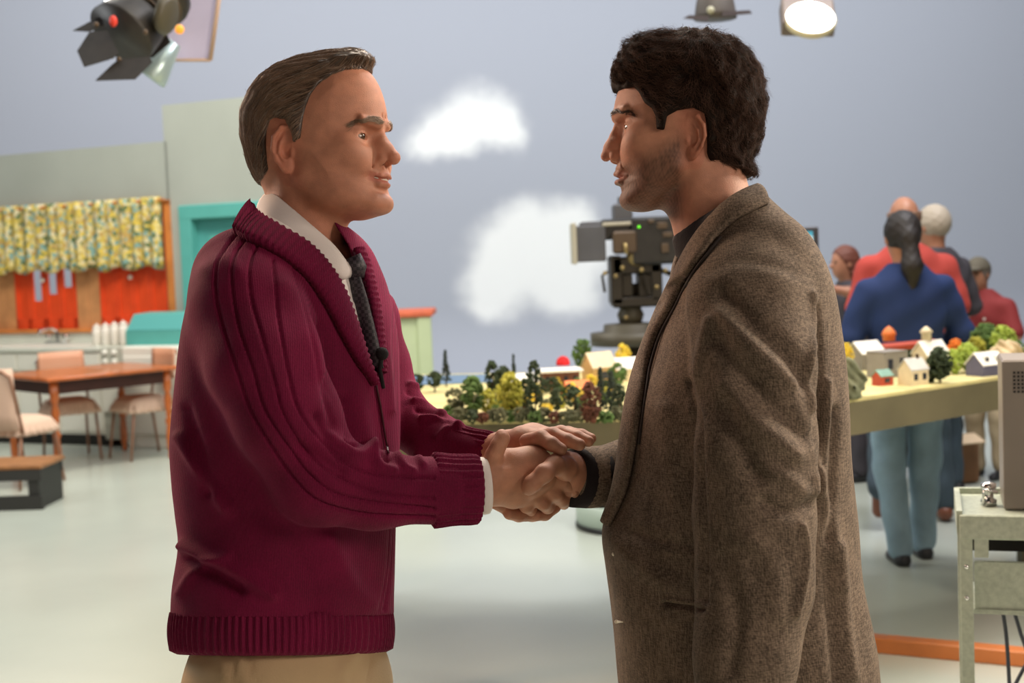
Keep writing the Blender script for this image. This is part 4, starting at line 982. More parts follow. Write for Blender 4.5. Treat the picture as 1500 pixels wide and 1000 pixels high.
nv = len(V); V += [tuple(np.array(p)-np.array([KN[0], KN[1], 0])*.006) for p in V]
for j in range(rows-1):
    for i in range(NP-1): a = j*NP+i; F.append((a, a+1, a+NP+1, a+NP)); F.append((nv+a, nv+a+NP, nv+a+NP+1, nv+a+1))
for i in range(NP-1): a = (rows-1)*NP+i; F.append((a, a+1, nv+a+1, nv+a)); F.append((i, nv+i, nv+i+1, i+1))
va = empty('valance', kw((vu0+vu1)/2, vt-.6, .08), 'gathered yellow and teal floral valance hanging over the kitchen window', 'curtain')
mk('fabric', V, F, floral(), va)
mb = MB(); mb.tube([kw(vu0-.05, vt-.03, .06), kw(vu1+.03, vt-.03, .06)], .012, 8); mb.out('rod', M_orangewood, va)
# base cupboards, worktop
CZ = .86; CD = .58; cu0 = u_left+.1; cu1 = K(150, 560, CD)[0]; cu2 = K(184, 560, CD)[0]; cu3 = K(262, 560, CD)[0]+.02
kc = empty('base_cabinet', kw((cu0+cu1)/2, 0, .3), 'white kitchen base cabinet with black kick strip under the window', 'cabinet')
mb = MB(); kbox(mb, cu0, cu1, .1, CZ-.04, .01, CD); mb.out('body', M_white, kc)
mb = MB(); kbox(mb, cu0, cu1, 0, .1, .05, CD-.05); mb.out('kick_strip', M_kick, kc)
nd = 5
for i in range(nd):
    s = (cu1-cu0)/nd; mb = MB(); kbox(mb, cu0+i*s+.012, cu0+(i+1)*s-.012, .13, CZ-.22, CD, CD+.018, .004); d_ = mb.out('cabinet_door', M_white, kc); mb = MB(); mb.ball(kw(cu0+(i+.85)*s, CZ-.3, CD+.03), .014, 10, 6); mb.out('knob', M_chrome, d_)
    mb = MB(); kbox(mb, cu0+i*s+.012, cu0+(i+1)*s-.012, CZ-.2, CZ-.06, CD, CD+.018, .004); d_ = mb.out('drawer', M_white, kc); mb = MB(); mb.ball(kw(cu0+(i+.5)*s, CZ-.13, CD+.03), .014, 10, 6); mb.out('knob', M_chrome, d_)
mb = MB(); kbox(mb, cu0, cu1, CZ-.04, CZ, .01, CD+.03, .006); kbox(mb, cu0, cu1, CZ, CZ+.09, .0, .03, .004); tag(mb.out('worktop', M_counter), 'pale grey worktop with low splashback along the kitchen window', 'worktop')
fu = K(75, 490, .2)[0]; tp = empty('tap', kw(fu, CZ, .12), 'chrome kitchen tap with low spout on the pale worktop', 'tap')
mb = MB(); mb.tube([kw(fu, CZ, .12), kw(fu, CZ+.11, .12), kw(fu-.02, CZ+.14, .17), kw(fu-.04, CZ+.13, .30), kw(fu-.04, CZ+.1, .31)], .016, 10); mb.box(kw(fu, CZ+.01, .12), (.26, .06, .02), R=KR, bev=.006); mb.out('spout', M_chrome, tp)
for s in (-1, 1): mb = MB(); mb.lathe([(.01, 0), (.012, .04), (.028, .045), (.026, .065), (.006, .07)], kw(fu+s*.1, CZ+.015, .12), 12); mb.out('tap_handle', M_chrome, tp)
# cooker
ck = empty('cooker', kw((cu1+cu2)/2, 0, .3), 'white enamel cooker with four round dials left of the teal bread box', 'cooker')
mb = MB(); kbox(mb, cu1+.005, cu2-.005, .06, CZ, .01, CD+.01, .01); mb.out('body', mat('grey_enamel', srgb(186, 186, 172), .4), ck)
mb = MB(); kbox(mb, cu1+.02, cu2-.02, .3, CZ-.16, CD+.01, CD+.03, .006); dd = mb.out('oven_door', M_white, ck); mb = MB(); mb.tube([kw(cu1+.03, CZ-.19, CD+.05), kw(cu2-.03, CZ-.19, CD+.05)], .008, 8); mb.out('handle', M_chrome, dd)
for i in range(2):
    for j in range(2): mb = MB(); q = kw(cu1+.06+.1*i, CZ-.05-.075*j, CD+.012); mb.lathe([(.026, 0), (.024, .02), (.012, .03)], q, 14, R=KR @ Matrix.Rotation(pi/2, 3, 'X')); mb.out('dial', M_white, ck)
mb = MB(); kbox(mb, cu2+.005, cu3, .0, CZ, .01, CD+.03, .012); fc = empty('white_cabinet', kw((cu2+cu3)/2, 0, .3), 'plain white cabinet standing under the teal bread box', 'cabinet'); mb.out('body', M_white, fc)
mb = MB(); kbox(mb, cu2+.02, cu3-.02, .12, CZ-.08, CD+.03, CD+.045, .006); dd = mb.out('cabinet_door', M_white, fc); mb = MB(); mb.ball(kw(cu2+.07, CZ-.2, CD+.06), .013, 10, 6); mb.out('knob', M_chrome, dd)
# canisters, bread box
M_cer = mat('white_ceramic', srgb(222, 216, 204), .3)
u0, u1 = K(143, 500, .42)[0], K(182, 500, .42)[0]; cz = ['first canister from the left, the one nearest the tap', 'second white canister from the left', 'third white canister from the left', 'fourth canister, touching the teal bread box']
for i in range(4):
    u = u0+(u1-u0)*i/3; h = .15+.008*i; e = empty('canister', kw(u, CZ, .42), 'white lidded '+cz[i]+' on the worktop' if i in (1, 2) else 'white lidded '+cz[i], 'canister', 'white canisters beside the bread box')
    mb = MB(); mb.lathe([(.036, 0), (.043, .01), (.044, h-.03), (.034, h)], kw(u, CZ, .42), 18); mb.out('jar', M_cer, e, True)
    mb = MB(); mb.lathe([(.036, h), (.037, h+.01), (.026, h+.022), (.008, h+.026), (.012, h+.034), (.004, h+.040)], kw(u, CZ, .42), 18); mb.out('lid', M_cer, e, True)
bu0, bu1 = K(186, 500, .45)[0], K(266, 500, .45)[0]+.1; bb = empty('bread_box', kw((bu0+bu1)/2, CZ, .3), 'teal bread box with sloping front lid beside the white canisters', 'bread box')
pr = [(.46, 0), (.46, .12), (.34, .26), (.12, .27), (.1, .0)]
V = [kw(u, CZ+z, d) for u in (bu0, bu1) for d, z in pr]; F = [(0, 1, 2, 3, 4), (9, 8, 7, 6, 5)]+[(i, i+5, (i+1) % 5+5, (i+1) % 5) for i in range(5)]
mk('body', V, F, M_teal, bb, smooth=False)
mb = MB(); p = [kw(u, CZ+z+.004, d+.006) for u, d, z in ((bu0+.02, .455, .125), (bu1-.02, .455, .125), (bu1-.02, .345, .252), (bu0+.02, .345, .252))]; q = [tuple(np.array(a)-np.array([KN[0]*.006, KN[1]*.006, .004])) for a in p]
mk('lid', p+q, [(0, 1, 2, 3), (7, 6, 5, 4), (0, 4, 5, 1), (1, 5, 6, 2), (2, 6, 7, 3), (3, 7, 4, 0)], M_tealdoor, bb, smooth=False)
# low green wall with terracotta coping
gy = 12.2; p0, p1 = W(520, 470, gy), W(634, 470, gy); gz_ = W(600, 462, gy)[2]; lw = empty('low_wall', ((p0[0]+p1[0])/2, gy, 0), 'low pale green wall with terracotta coping behind the cardigan man', 'wall')
mb = MB(); mb.box(((p0[0]+p1[0])/2-.02, gy, gz_/2), (p1[0]-p0[0]-.04, .5, gz_), bev=.01); mb.box((p1[0]-.06, gy-.26, gz_/2), (.12, .05, gz_), bev=.01); mb.out('panel', mat('pale_green_plaster', srgb(186, 198, 158), .8, vary=.05, vscale=3), lw)
mb = MB(); mb.box(((p0[0]+p1[0])/2, gy, gz_+.025), (p1[0]-p0[0]+.04, .62, .055), bev=.012); mb.out('coping', mat('terracotta', srgb(205, 100, 66), .7, vary=.12, vscale=20), lw)

# ================================================================ TABLE AND CHAIRS
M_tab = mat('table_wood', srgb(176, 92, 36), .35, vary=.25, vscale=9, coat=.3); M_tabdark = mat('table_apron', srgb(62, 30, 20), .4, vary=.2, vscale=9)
tA = np.array([-3.43, 10.15]); tang = math.radians(43.7); tu = np.array([math.cos(tang), math.sin(tang)]); tv = np.array([-tu[1], tu[0]])
tR = Matrix.Rotation(tang, 3, 'Z'); tL, tW = .94, .76; tc_ = tA+tu*tL/2+tv*tW/2
tb = empty('dining_table', (*tc_, 0), 'orange brown wooden table with turned legs in the kitchen set', 'table')
mb = MB(); mb.box((*tc_, .72), (tL+.16, tW+.16, .03), R=tR, bev=.01); mb.out('tabletop', M_tab, tb)
mb = MB()
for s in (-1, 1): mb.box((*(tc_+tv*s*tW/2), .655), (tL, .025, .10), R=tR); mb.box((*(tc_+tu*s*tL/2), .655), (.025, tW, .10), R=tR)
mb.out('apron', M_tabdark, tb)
LP = [(.014, 0), (.024, .02), (.016, .05), (.028, .09), (.030, .18), (.022, .27), (.034, .30), (.018, .33), (.026, .40), (.032, .47), (.020, .53), (.034, .56), (.034, .70)]
for a in (0, 1):
    for b_ in (0, 1): p = tA+tu*tL*a+tv*tW*b_; mb = MB(); mb.lathe(LP, (*p, 0), 14); mb.out('leg', M_tab, tb, True)
M_tube = mat('tan_metal_tube', srgb(150, 108, 84), .4, metal=.3); M_seat = mat('brown_seat_metal', srgb(120, 72, 52), .45); M_pad = mat('pinkish_ruffled_cotton', srgb(222, 190, 166), .85, bump=.3, bscale=60)
def chair(x, y, yaw, label, cover=False):
    r = empty('kitchen_chair', (x, y, 0), label, 'chair', 'chairs around the kitchen table', yaw)
    for sx, sy in ((1, 1), (1, -1), (-1, 1), (-1, -1)):
        mb = MB(); mb.tube([(.17*sx+.05*sx, .18*sy, .0), (.16*sx, .165*sy, .43)], .011, 8); mb.out('leg', M_tube, r, True, world=False)
    mb = MB(); mb.tube([(-.17, .19, .40), (-.22, .19, .65), (-.25, .18, .80), (-.26, .12, .84), (-.26, -.12, .84), (-.25, -.18, .80), (-.22, -.19, .65), (-.17, -.19, .40)], .011, 8); mb.out('back_frame', M_tube, r, True, world=False)
    V = []; F = []
    for k, dx in enumerate((0, .014)):
        for j in range(5):
            for i in range(9): a = (i/8-.5)*2; V.append((-.235-.02*j/4+.035*a*a+dx-(.03 if cover else 0)*k, a*.18, (.42 if cover else .62)+(.86-(.42 if cover else .62))*j/4))
    for j in range(4):
        for i in range(8): a = j*9+i; F.append((a, a+9, a+10, a+1)); F.append((45+a, 45+a+1, 45+a+10, 45+a+9))
    for j in range(4): F.append((j*9, 45+j*9, 45+j*9+9, j*9+9)); F.append((j*9+8, j*9+17, 45+j*9+17, 45+j*9+8))
    for i in range(8): F.append((i, i+1, 46+i, 45+i)); F.append((36+i, 81+i, 82+i, 37+i))
    mk('backrest', V, F, M_pad if cover else mat('tan_backrest', srgb(205, 150, 118), .5), r, world=False)
    mb = MB(); pts = [(.2*math.cos(a), .2*math.sin(a)) for a in np.linspace(0, 2*pi, 20, endpoint=False)]; pts = [(max(-.17, min(.17, x_*1.25)), max(-.18, min(.18, y_*1.25))) for x_, y_ in pts]
    mb.prism(pts, .42, .445); mb.out('seat', M_seat, r, world=False)
    n = 96; V = []; F = []; rows_ = [(.0, .505), (.12, .50), (.185, .475), (.20, .45), (.215, .41), (.225, .375), (.205, .375), (.19, .448)]
    for rr, z in rows_:
        for i in range(n):
            a = 2*pi*i/n; q = 1/(abs(math.cos(a))**6+abs(math.sin(a))**6)**(1/6); k = .012*math.sin(a*22) if z < .43 else 0; V.append(((rr*.92+k)*math.cos(a)*q, (rr*.95+k)*math.sin(a)*q, z))
    for j in range(len(rows_)-1):
        for i in range(n): F.append((j*n+i, (j+1)*n+i, (j+1)*n+(i+1) % n, j*n+(i+1) % n))
    mk('ruffled_cushion', V, F, M_pad, r, world=False)
    return r
chair(-3.56, 9.76, math.radians(66), 'kitchen chair with pale cloth-covered back at the left edge of the table', True)
chair(-3.60, 11.0, math.radians(-60), 'kitchen chair with tan back standing behind the left of the table')
chair(-3.00, 10.97, math.radians(223), 'kitchen chair with ruffled cushion at the right end of the table')
lb = empty('low_bench', (-3.6, 8.9, 0), 'low dark-framed bench with worn wooden top at the far left edge', 'bench')
mb = MB(); mb.box((-3.6, 8.95, .275), (1.1, .42, .03), rz=-.05, bev=.006); mb.out('bench_top', mat('worn_wood', srgb(150, 100, 58), .5, vary=.25, vscale=12), lb)
mb = MB(); M_bd = mat('dark_bench_paint', srgb(46, 44, 40), .6)
mb.box((-3.6, 8.75, .225), (1.08, .03, .07), rz=-.05); mb.box((-3.6, 8.75, .045), (1.08, .04, .09), rz=-.05); mb.box((-3.6, 9.15, .225), (1.08, .03, .07), rz=-.05); mb.out('rail', M_bd, lb)
for x in (-4.1, -3.11): mb = MB(); mb.box((x, 8.95-.05*(x+3.6), .13), (.07, .40, .26), rz=-.05); mb.out('leg', M_bd, lb)
# ================================================================ MODEL NEIGHBOURHOOD ON ITS TABLE
TZ = 1.0
fr = [H(470, 621, TZ), H(905, 612, TZ), H(1010, 612, TZ), H(1240, 585, TZ), H(1466, 551, TZ), H(1640, 528, TZ)]
bk = [H(1560, 503, TZ), H(1330, 519, TZ), H(1150, 527, TZ), H(950, 543, TZ), H(620, 548, TZ), H(470, 554, TZ)]
poly = [(p[0], p[1]) for p in fr+bk]
M_ply = mat('olive_table_edge', srgb(98, 92, 68), .7, vary=.15, vscale=5); M_grass = mat('model_ground', srgb(196, 186, 130), .85, vary=.22, vscale=7, bump=.4, bscale=60)
mt = empty('model_table', (sum(p[0] for p in poly)/12, sum(p[1] for p in poly)/12, 0), 'long olive-edged table carrying the miniature neighbourhood behind the men', 'table')
mb = MB(); mb.prism(poly, TZ-.125, TZ-.012); mb.out('tabletop', M_ply, mt)
def inset(pl, k):
    c = np.mean(np.array(pl), 0); return [tuple(np.array(p)+(c-np.array(p))/np.linalg.norm(c-np.array(p))*k) for p in pl]
mb = MB(); mb.prism(poly, TZ-.012, TZ); mb.out('model_ground', M_grass, mt)
wp = [H(560, 567, TZ), H(722, 560, TZ), H(716, 549, TZ), H(560, 552, TZ)]
mb = MB(); mb.prism([(p[0], p[1]) for p in wp], TZ-.001, TZ+.004); mb.out('painted_water', mat('painted_water', srgb(84, 116, 146), .35), mt)
for ix, iy in ((520, 612), (975, 606), (1570, 542), (500, 556), (985, 545), (1500, 512)):
    p = H(ix, iy, TZ); mb = MB(); mb.box((p[0], p[1], (TZ-.125)/2), (.07, .07, TZ-.125)); mb.out('leg', M_ply, mt)
def bush(c, rx, h, trunk, seed, col=None, cone=False, n=None, leaf=.010):
    """a model tree: trunk below, crown of many little clumps"""
    r = random.Random(seed); f = MB(); th = h*trunk; n = n or (58 if h > .1 else 26)
    for i in range(n):
        t = r.random()**.8; z = th+(h-th)*t; prof_ = (1-t)*.9+.08 if cone else math.sqrt(max(.05, 1-(2*t-1)**2*.92))
        a = r.uniform(0, 6.28); rr = rx*prof_*math.sqrt(r.uniform(.15, 1))*.85; s = r.uniform(.7, 1.25)*rx*(.29 if not cone else .26)
        f.ball((c[0]+rr*math.cos(a), c[1]+rr*math.sin(a), c[2]+z-s*.3), s, 6, 5, sz=r.uniform(.7, 1), jit=.28)
    for i in range(int(n*1.6)):                                  # leafy tufts that break the outline
        t = r.random(); z = th+(h-th)*t; prof_ = (1-t)+.05 if cone else math.sqrt(max(.05, 1-(2*t-1)**2)); a = r.uniform(0, 6.28); rr = rx*prof_*r.uniform(.85, 1.12); s = leaf*r.uniform(.5, 1)
        f.ball((c[0]+rr*math.cos(a), c[1]+rr*math.sin(a), c[2]+z), s, 4, 3, jit=.3)
    return f
MG = {k: mat('foliage_'+k, v, .9, vary=.35, vscale=40) for k, v in dict(dark=srgb(40, 54, 30), conifer=srgb(34, 46, 36), green=srgb(74, 100, 48), olive=srgb(150, 148, 52), yellow=srgb(214, 188, 64), russet=srgb(84, 46, 28), orange=srgb(214, 120, 44), grey=srgb(86, 88, 62), lime=srgb(150, 170, 70), red=srgb(200, 30, 34)).items()}
M_trunk = mat('model_trunk', srgb(70, 50, 34), .9)
cnt = [0]
def tree(ix, iy, wpx, hpx, kind, label=None, cone=False, trunk=.12, group='model trees on the table', name='model_tree'):
    p = H(ix, iy, TZ); s = p[1]/2000*1.0; h = hpx*s; rx = wpx*s/2; cnt[0] += 1
    e = empty(name, p, label, 'model tree' if name == 'model_tree' else 'model shrub', group)
    bush(p, rx, h, trunk, cnt[0], cone=cone, leaf=max(.005, rx*.22)).out('foliage', MG[kind], e, smooth=False)
    if trunk > 0: mb = MB(); mb.tube([tuple(p), (p[0]+.002, p[1], p[2]+h*.7)], [max(.003, rx*.12), .002], 6); mb.out('trunk', M_trunk, e, True)
    return e
TL = [(654, 566, 13, 54, 'conifer', 'thin dark conifer model tree standing alone against the blue water', True, .15), (637, 574, 22, 30, 'dark', 'small round green model tree left of the thin lone conifer', False, .3), (612, 574, 20, 26, 'dark', 'small dark model tree peeking out above the cardigan sleeve', False, .2),
 (667, 613, 30, 44, 'grey', 'grey-green bushy model tree at the left front of the table', False, .1), (693, 613, 32, 62, 'green', 'full green model tree second from the left in the front row', False, .12), (714, 610, 26, 40, 'olive', 'short yellow-green model tree left of the tall olive one', False, .15),
 (722, 580, 20, 52, 'dark', 'dark ragged model tree behind the olive one, leftmost of the pair', False, .1), (738, 582, 24, 46, 'dark', 'dark round model tree just behind the top of the olive one', False, .1), (754, 574, 10, 56, 'conifer', 'very thin dark conifer spire behind the tall olive model tree', True, .1),
 (749, 614, 36, 68, 'olive', 'tall olive yellow model tree with broad crown in the front row', False, .14), (785, 617, 23, 90, 'dark', 'tallest dark green columnar model tree in the middle of the front row', False, .04), (771, 612, 20, 58, 'dark', 'dark model tree tucked left of the tallest columnar one', False, .1),
 (812, 588, 22, 36, 'dark', 'dark round model tree in front of the brown building', False, .1), (816, 606, 20, 36, 'dark', 'low dark green model tree right of the columnar one', False, .15), (842, 611, 26, 44, 'dark', 'dark green spreading model tree left of the russet one', False, .12),
 (866, 619, 28, 60, 'russet', 'dark russet brown model tree at the front edge', False, .05), (881, 605, 18, 68, 'conifer', 'tall green conifer model tree just behind the russet one', True, .1), (897, 607, 22, 64, 'conifer', 'dark conifer model tree nearest the tweed jacket', True, .1), (908, 612, 20, 50, 'dark', 'dark model tree partly hidden by the tweed lapel', False, .1),
 (854, 545, 28, 48, 'green', 'light green leafy model tree below the television camera', False, .2), (914, 548, 22, 44, 'yellow', 'yellow autumn model tree behind the tan barn', False, .1), (866, 571, 20, 22, 'yellow', 'small yellow model tree in front of the tan barn', False, .1), (905, 566, 26, 34, 'green', 'mid green model tree between barn and jacket', False, .1), (828, 583, 14, 18, 'orange', 'little orange model tree beside the orange-roofed hut', False, .1),
 (762, 608, 20, 14, 'orange', 'orange flowering model shrub at the foot of the olive tree', False, 0), (800, 607, 22, 16, 'yellow', 'low yellow model shrub right of the columnar tree', False, 0),
 (1240, 545, 20, 42, 'yellow', 'pale yellow model tree at the left end of the village, by the jacket', False, .1), (1261, 538, 26, 36, 'lime', 'lime green model tree behind the white-roofed house', False, .1), (1331, 545, 22, 34, 'dark', 'dark green model tree right of the grey building', False, .1), (1377, 561, 34, 52, 'dark', 'dark green model tree with visible trunk beside the cream cottage', False, .2),
 (1400, 535, 22, 38, 'orange', 'bright orange model tree in front of the red wall', False, .15), (1396, 548, 26, 36, 'lime', 'yellow-green model tree right of the dark one', False, .1), (1417, 545, 30, 42, 'lime', 'tall yellow-green model tree left of the blue-grey house', False, .1), (1430, 530, 26, 36, 'olive', 'olive model tree behind the dormer roof', False, .1),
 (1445, 525, 40, 50, 'green', 'large mid green model tree at the back right of the village', False, .1), (1470, 528, 34, 50, 'lime', 'large lime model tree farthest right at the back', False, .1), (1360, 560, 18, 16, 'dark', 'dark low model shrub at the corner of the cream cottage', False, 0), (1492, 530, 22, 30, 'green', 'green model tree above the metal cabinet', False, .1)]
for t in TL: tree(*t[:5], label=t[5], cone=t[6], trunk=t[7], name='model_shrub' if t[7] == 0 else 'model_tree')
sh_l = 'low grey-green model shrub in the hedge along the front edge'
for i, x in enumerate(range(656, 918, 13)):
    tree(x+random.uniform(-2, 2), 617+random.uniform(-2, 2)-abs(x-780)*.01, random.uniform(17, 24), random.uniform(14, 22), random.choice(['grey', 'grey', 'dark', 'green', 'grey', 'russet']), label=sh_l, trunk=0, group='front hedge of model shrubs', name='model_shrub')
inner_l = 'small mixed green model shrub filling in between the left-hand model trees'
for i in range(34):
    x = random.uniform(700, 915); y = random.uniform(572, 606); tree(x, y, random.uniform(12, 22), random.uniform(12, 26), random.choice(['dark', 'olive', 'green', 'yellow', 'grey', 'conifer']), label=inner_l, trunk=0, group='model shrubs between the trees', name='model_shrub')
inner_r = 'small mixed green model shrub among the right-hand village houses'
for i in range(26):
    x = random.uniform(1285, 1465); y = 556-(x-1285)*.06-random.uniform(4, 28); tree(x, y, random.uniform(10, 18), random.uniform(8, 16), random.choice(['dark', 'olive', 'green', 'lime', 'grey']), label=inner_r, trunk=0, group='model shrubs in the village', name='model_shrub')
def paint(n, c): return mat('model_'+n, c, .6, vary=.08, vscale=30)
def house(ix, iy, wpx, hpx, wall, roof, label, rh=.4, rz=None, dpx=None, windows=2, chimney=False, hip=False, over=1.08, name='model_house', dormers=0):
    p = H(ix, iy, TZ); s = p[1]/2000; w, h = wpx*s, hpx*s; d = (dpx*s if dpx else w*.8); rz = (.5 if ix > 1150 else 0.1) if rz is None else rz
    e = empty(name, p, label, 'model house', 'model houses on the table', rz); wh = h*(1-rh)
    mb = MB(); mb.box((0, 0, wh/2), (w, d, wh)); 
    if not hip: mb.add([(-w/2, -d/2, wh), (w/2, -d/2, wh), (w/2, d/2, wh), (-w/2, d/2, wh), (-w/2, 0, h*.97), (w/2, 0, h*.97)], [(0, 4, 3), (1, 2, 5)])
    mb.out('walls', wall, e, world=False)
    W2, D2 = w*over/2, d*over/2; t = .004; mb = MB()
    if rh < .1: mb.box((0, 0, h-t), (W2*2, D2*2, t*2))
    elif hip: mb.add([(-W2, -D2, wh), (W2, -D2, wh), (W2, D2, wh), (-W2, D2, wh), (-W2*.4, 0, h), (W2*.4, 0, h)], [(0, 1, 5, 4), (1, 2, 5), (2, 3, 4, 5), (3, 0, 4), (3, 2, 1, 0)])
    else:
        for sg in (-1, 1):
            a = [(-W2, sg*D2, wh-.003), (W2, sg*D2, wh-.003), (W2, 0, h), (-W2, 0, h)]; a2 = [(x, y, z+t) for x, y, z in a]; F = [(0, 1, 2, 3), (7, 6, 5, 4), (0, 4, 5, 1), (1, 5, 6, 2), (2, 6, 7, 3), (3, 7, 4, 0)]; mb.add(a+a2, F)
    mb.out('roof', roof, e, world=False)
    for i in range(windows):
        mb = MB(); x = -w/2+w*(i+.5)/windows; mb.box((x, -d/2-.0015, wh*.55), (w/windows*.38, .003, wh*.42)); mb.out('window', mat('model_glass', (.03, .035, .05, 1), .2), e, world=False)
    for i in range(dormers):
        x = -w/2+w*(i+.5)/dormers; mb = MB(); mb.box((x, -d*.28, wh+(h-wh)*.52), (w*.2, d*.25, (h-wh)*.5)); dm = mb.out('dormer', roof, e, world=False); mb = MB(); mb.box((x, -d*.28-d*.125-.001, wh+(h-wh)*.5), (w*.12, .003, (h-wh)*.32)); mb.out('window', mat('model_glass', (0, 0, 0, 1)), dm, world=False)
    if chimney: mb = MB(); mb.box((w*.25, 0, h), (w*.1, w*.1, h*.35)); mb.out('chimney', M_trunk, e, world=False)
    return e
white = paint('white', srgb(232, 230, 222)); cream = paint('cream', srgb(214, 200, 168)); tan = paint('tan', srgb(206, 168, 112)); brown = paint('brown', srgb(104, 62, 42)); greyp = paint('grey', srgb(134, 130, 124)); redp = paint('red', srgb(168, 66, 44)); orangep = paint('orange', srgb(224, 124, 60)); tealp = paint('teal', srgb(120, 158, 146)); bluep = paint('slate', srgb(92, 92, 116)); lgrey = paint('pale_grey', srgb(190, 190, 186))
house(820, 570, 54, 30, brown, white, 'brown model building with flat white roof and red dome', rh=.07, over=1.2, windows=4)
house(878, 562, 40, 46, tan, cream, 'tan gabled model barn below the television camera', rh=.45, rz=.5, windows=1)
house(918, 556, 40, 32, cream, white, 'white-roofed model house right of the tan barn', rh=.45)
house(846, 582, 34, 24, tan, orangep, 'small model hut with orange roof behind the russet tree', rh=.45)
house(765, 572, 44, 24, cream, white, 'cream model house hidden behind the olive tree', rh=.45)
house(1268, 540, 44, 40, greyp, white, 'grey model house with bright white roof nearest the jacket', rh=.4)
house(1300, 551, 46, 38, greyp, greyp, 'plain grey flat-topped model building in the village centre', rh=.06, over=1.0, windows=2)
house(1337, 545, 20, 26, cream, white, 'narrow white-roofed model house right of the grey building', rh=.45, windows=1)
house(1293, 564, 24, 22, redp, tealp, 'tiny red-brown model hut with teal roof by the front edge', rh=.35, windows=1)
e = house(1338, 563, 34, 38, cream, lgrey, 'cream model cottage with dark porch windows at the front', rh=.4, chimney=True)
house(1363, 545, 44, 46, cream, white, 'model meeting house with broad white roof under the cupola', rh=.45)
house(1444, 549, 44, 33, bluep, white, 'blue-grey model house with white roof and two dormers', rh=.5, dormers=2, rz=.45, windows=0)
house(1330, 531, 100, 30, redp, redp, 'long low red model building at the back of the village', rh=.1, dpx=20, windows=7)
# cupola and dome stand on their buildings
def lathe_thing(name, ix, iy, zb, prof, m, label, cat, group=None):
    p = H(ix, iy, TZ); s = p[1]/2000; mb = MB(); mb.lathe([(a*s, b*s) for a, b in prof], (p[0], p[1], zb(s)), 16); return tag(mb.out(name, m, None, True), label, cat, group)
lathe_thing('dome', 826, 566, lambda s: TZ+30*s+.004, [(10, 0), (10, 5), (8, 10), (4, 13), (0.5, 14)], MG['red'], 'bright red dome on the flat white model roof', 'model dome')
lathe_thing('tower', 1303, 530, lambda s: TZ+31*s, [(9, 0), (9, 8), (11, 9), (9, 14), (5, 19), (1, 22)], orangep, 'round orange-red domed tower on the long red model building', 'model tower')
lathe_thing('cupola', 1358, 545, lambda s: TZ+47*s, [(7, 0), (7, 11), (10, 12), (7, 16), (1, 21)], cream, 'cream cupola on the white roof of the model meeting house', 'model tower')
def rock(ix, iy, wpx, hpx, col, label, seed, n=1, name='model_rock'):
    p = H(ix, iy, TZ); s = p[1]/2000; c = np.array([p[0], p[1], TZ]); r_ = np.array([wpx*s/2, wpx*s*.45, hpx*s*.95])
    fn = lambda P: ell(P, (c[0], c[1], c[2]+r_[2]*.3), (r_[0], r_[1], r_[2]*.7))+.012*np.sin(P[0]*61+seed)*np.sin(P[2]*53+P[1]*40)+.005*np.sin(P[0]*170+P[2]*150)
    V, F = surf(lambda P: np.maximum(fn(P), TZ-P[2]), c-r_*1.4, c+r_*1.4, .006); return tag(mk(name, V, F, col, smooth=False), label, 'model rock', 'rocks on the model table')
M_rock = mat('grey_green_rock', srgb(104, 108, 84), .9, vary=.3, vscale=25, bump=.6, bscale=60); M_prock = mat('pale_rock', srgb(196, 176, 140), .9, vary=.2, vscale=25, bump=.6, bscale=60)
rock(1243, 583, 44, 62, M_rock, 'big grey-green model rock against the back of the tweed jacket', 1)
rock(1478, 540, 44, 44, M_prock, 'pale cream model rock behind the top of the metal cabinet', 3); rock(1458, 533, 26, 28, M_prock, 'smaller pale model rock left of the cream one', 5)

# ================================================================ TELEVISION CAMERA ON ITS PEDESTAL
TY = 7.5
def tvbox(mb, x0, y0, x1, y1, Y0, Y1, bev=.01, col=None):
    a, b_ = W(x0, y1, TY), W(x1, y0, TY); mb.box(((a[0]+b_[0])/2, (Y0+Y1)/2, (a[2]+b_[2])/2), (abs(b_[0]-a[0]), Y1-Y0, abs(b_[2]-a[2])), bev=bev, col=col)
M_cam = mat('camera_black', (.018, .016, .014, 1), .4, vary=.3, vscale=20); M_camg = mat('camera_grey', srgb(88, 88, 92), .5, vary=.1); M_camb = mat('camera_bronze', srgb(94, 78, 62), .45, metal=.4); M_brass = mat('camera_brass', srgb(168, 146, 96), .35, metal=.6); M_olive = mat('pedestal_olive', srgb(78, 72, 56), .5, vary=.1)
pc = W(925, 500, TY); tvc = empty('television_camera', (pc[0], TY, 0), 'vintage black television studio camera on a round pedestal behind the model', 'camera')
mb = MB(); tvbox(mb, 924, 316, 1000, 388, TY-.16, TY+.16, .015); tvbox(mb, 880, 320, 930, 352, TY-.12, TY+.12); body = mb.out('camera_body', M_cam, tvc)
for x0, y0, x1, y1 in ((958, 326, 972, 336), (966, 340, 980, 348), (964, 356, 974, 370), (945, 322, 953, 328)): mb = MB(); tvbox(mb, x0, y0, x1, y1, TY-.175, TY-.155, .004); mb.out('dial_plate', M_camb, body)
mb = MB(); mb.ball(tuple(W(936, 332, TY-.165)), .006, 10, 8); mb.out('indicator_lamp', mat('green_lamp', (.1, .6, .02, 1), .4, emit=(.15, .9, .02, 1), estr=2.2), body)
mb = MB(); tvbox(mb, 841, 330, 884, 384, TY-.13, TY+.13, .006); tvbox(mb, 850, 324, 882, 352, TY-.11, TY+.11, .01); hd = mb.out('lens_hood', M_camg, tvc); mb = MB(); tvbox(mb, 838, 327, 842, 387, TY-.14, TY+.14, .004); tvbox(mb, 880, 325, 924, 332, TY-.135, TY-.11, .004); mb.out('trim_plate', mat('cream_trim', srgb(190, 184, 164), .5), hd)
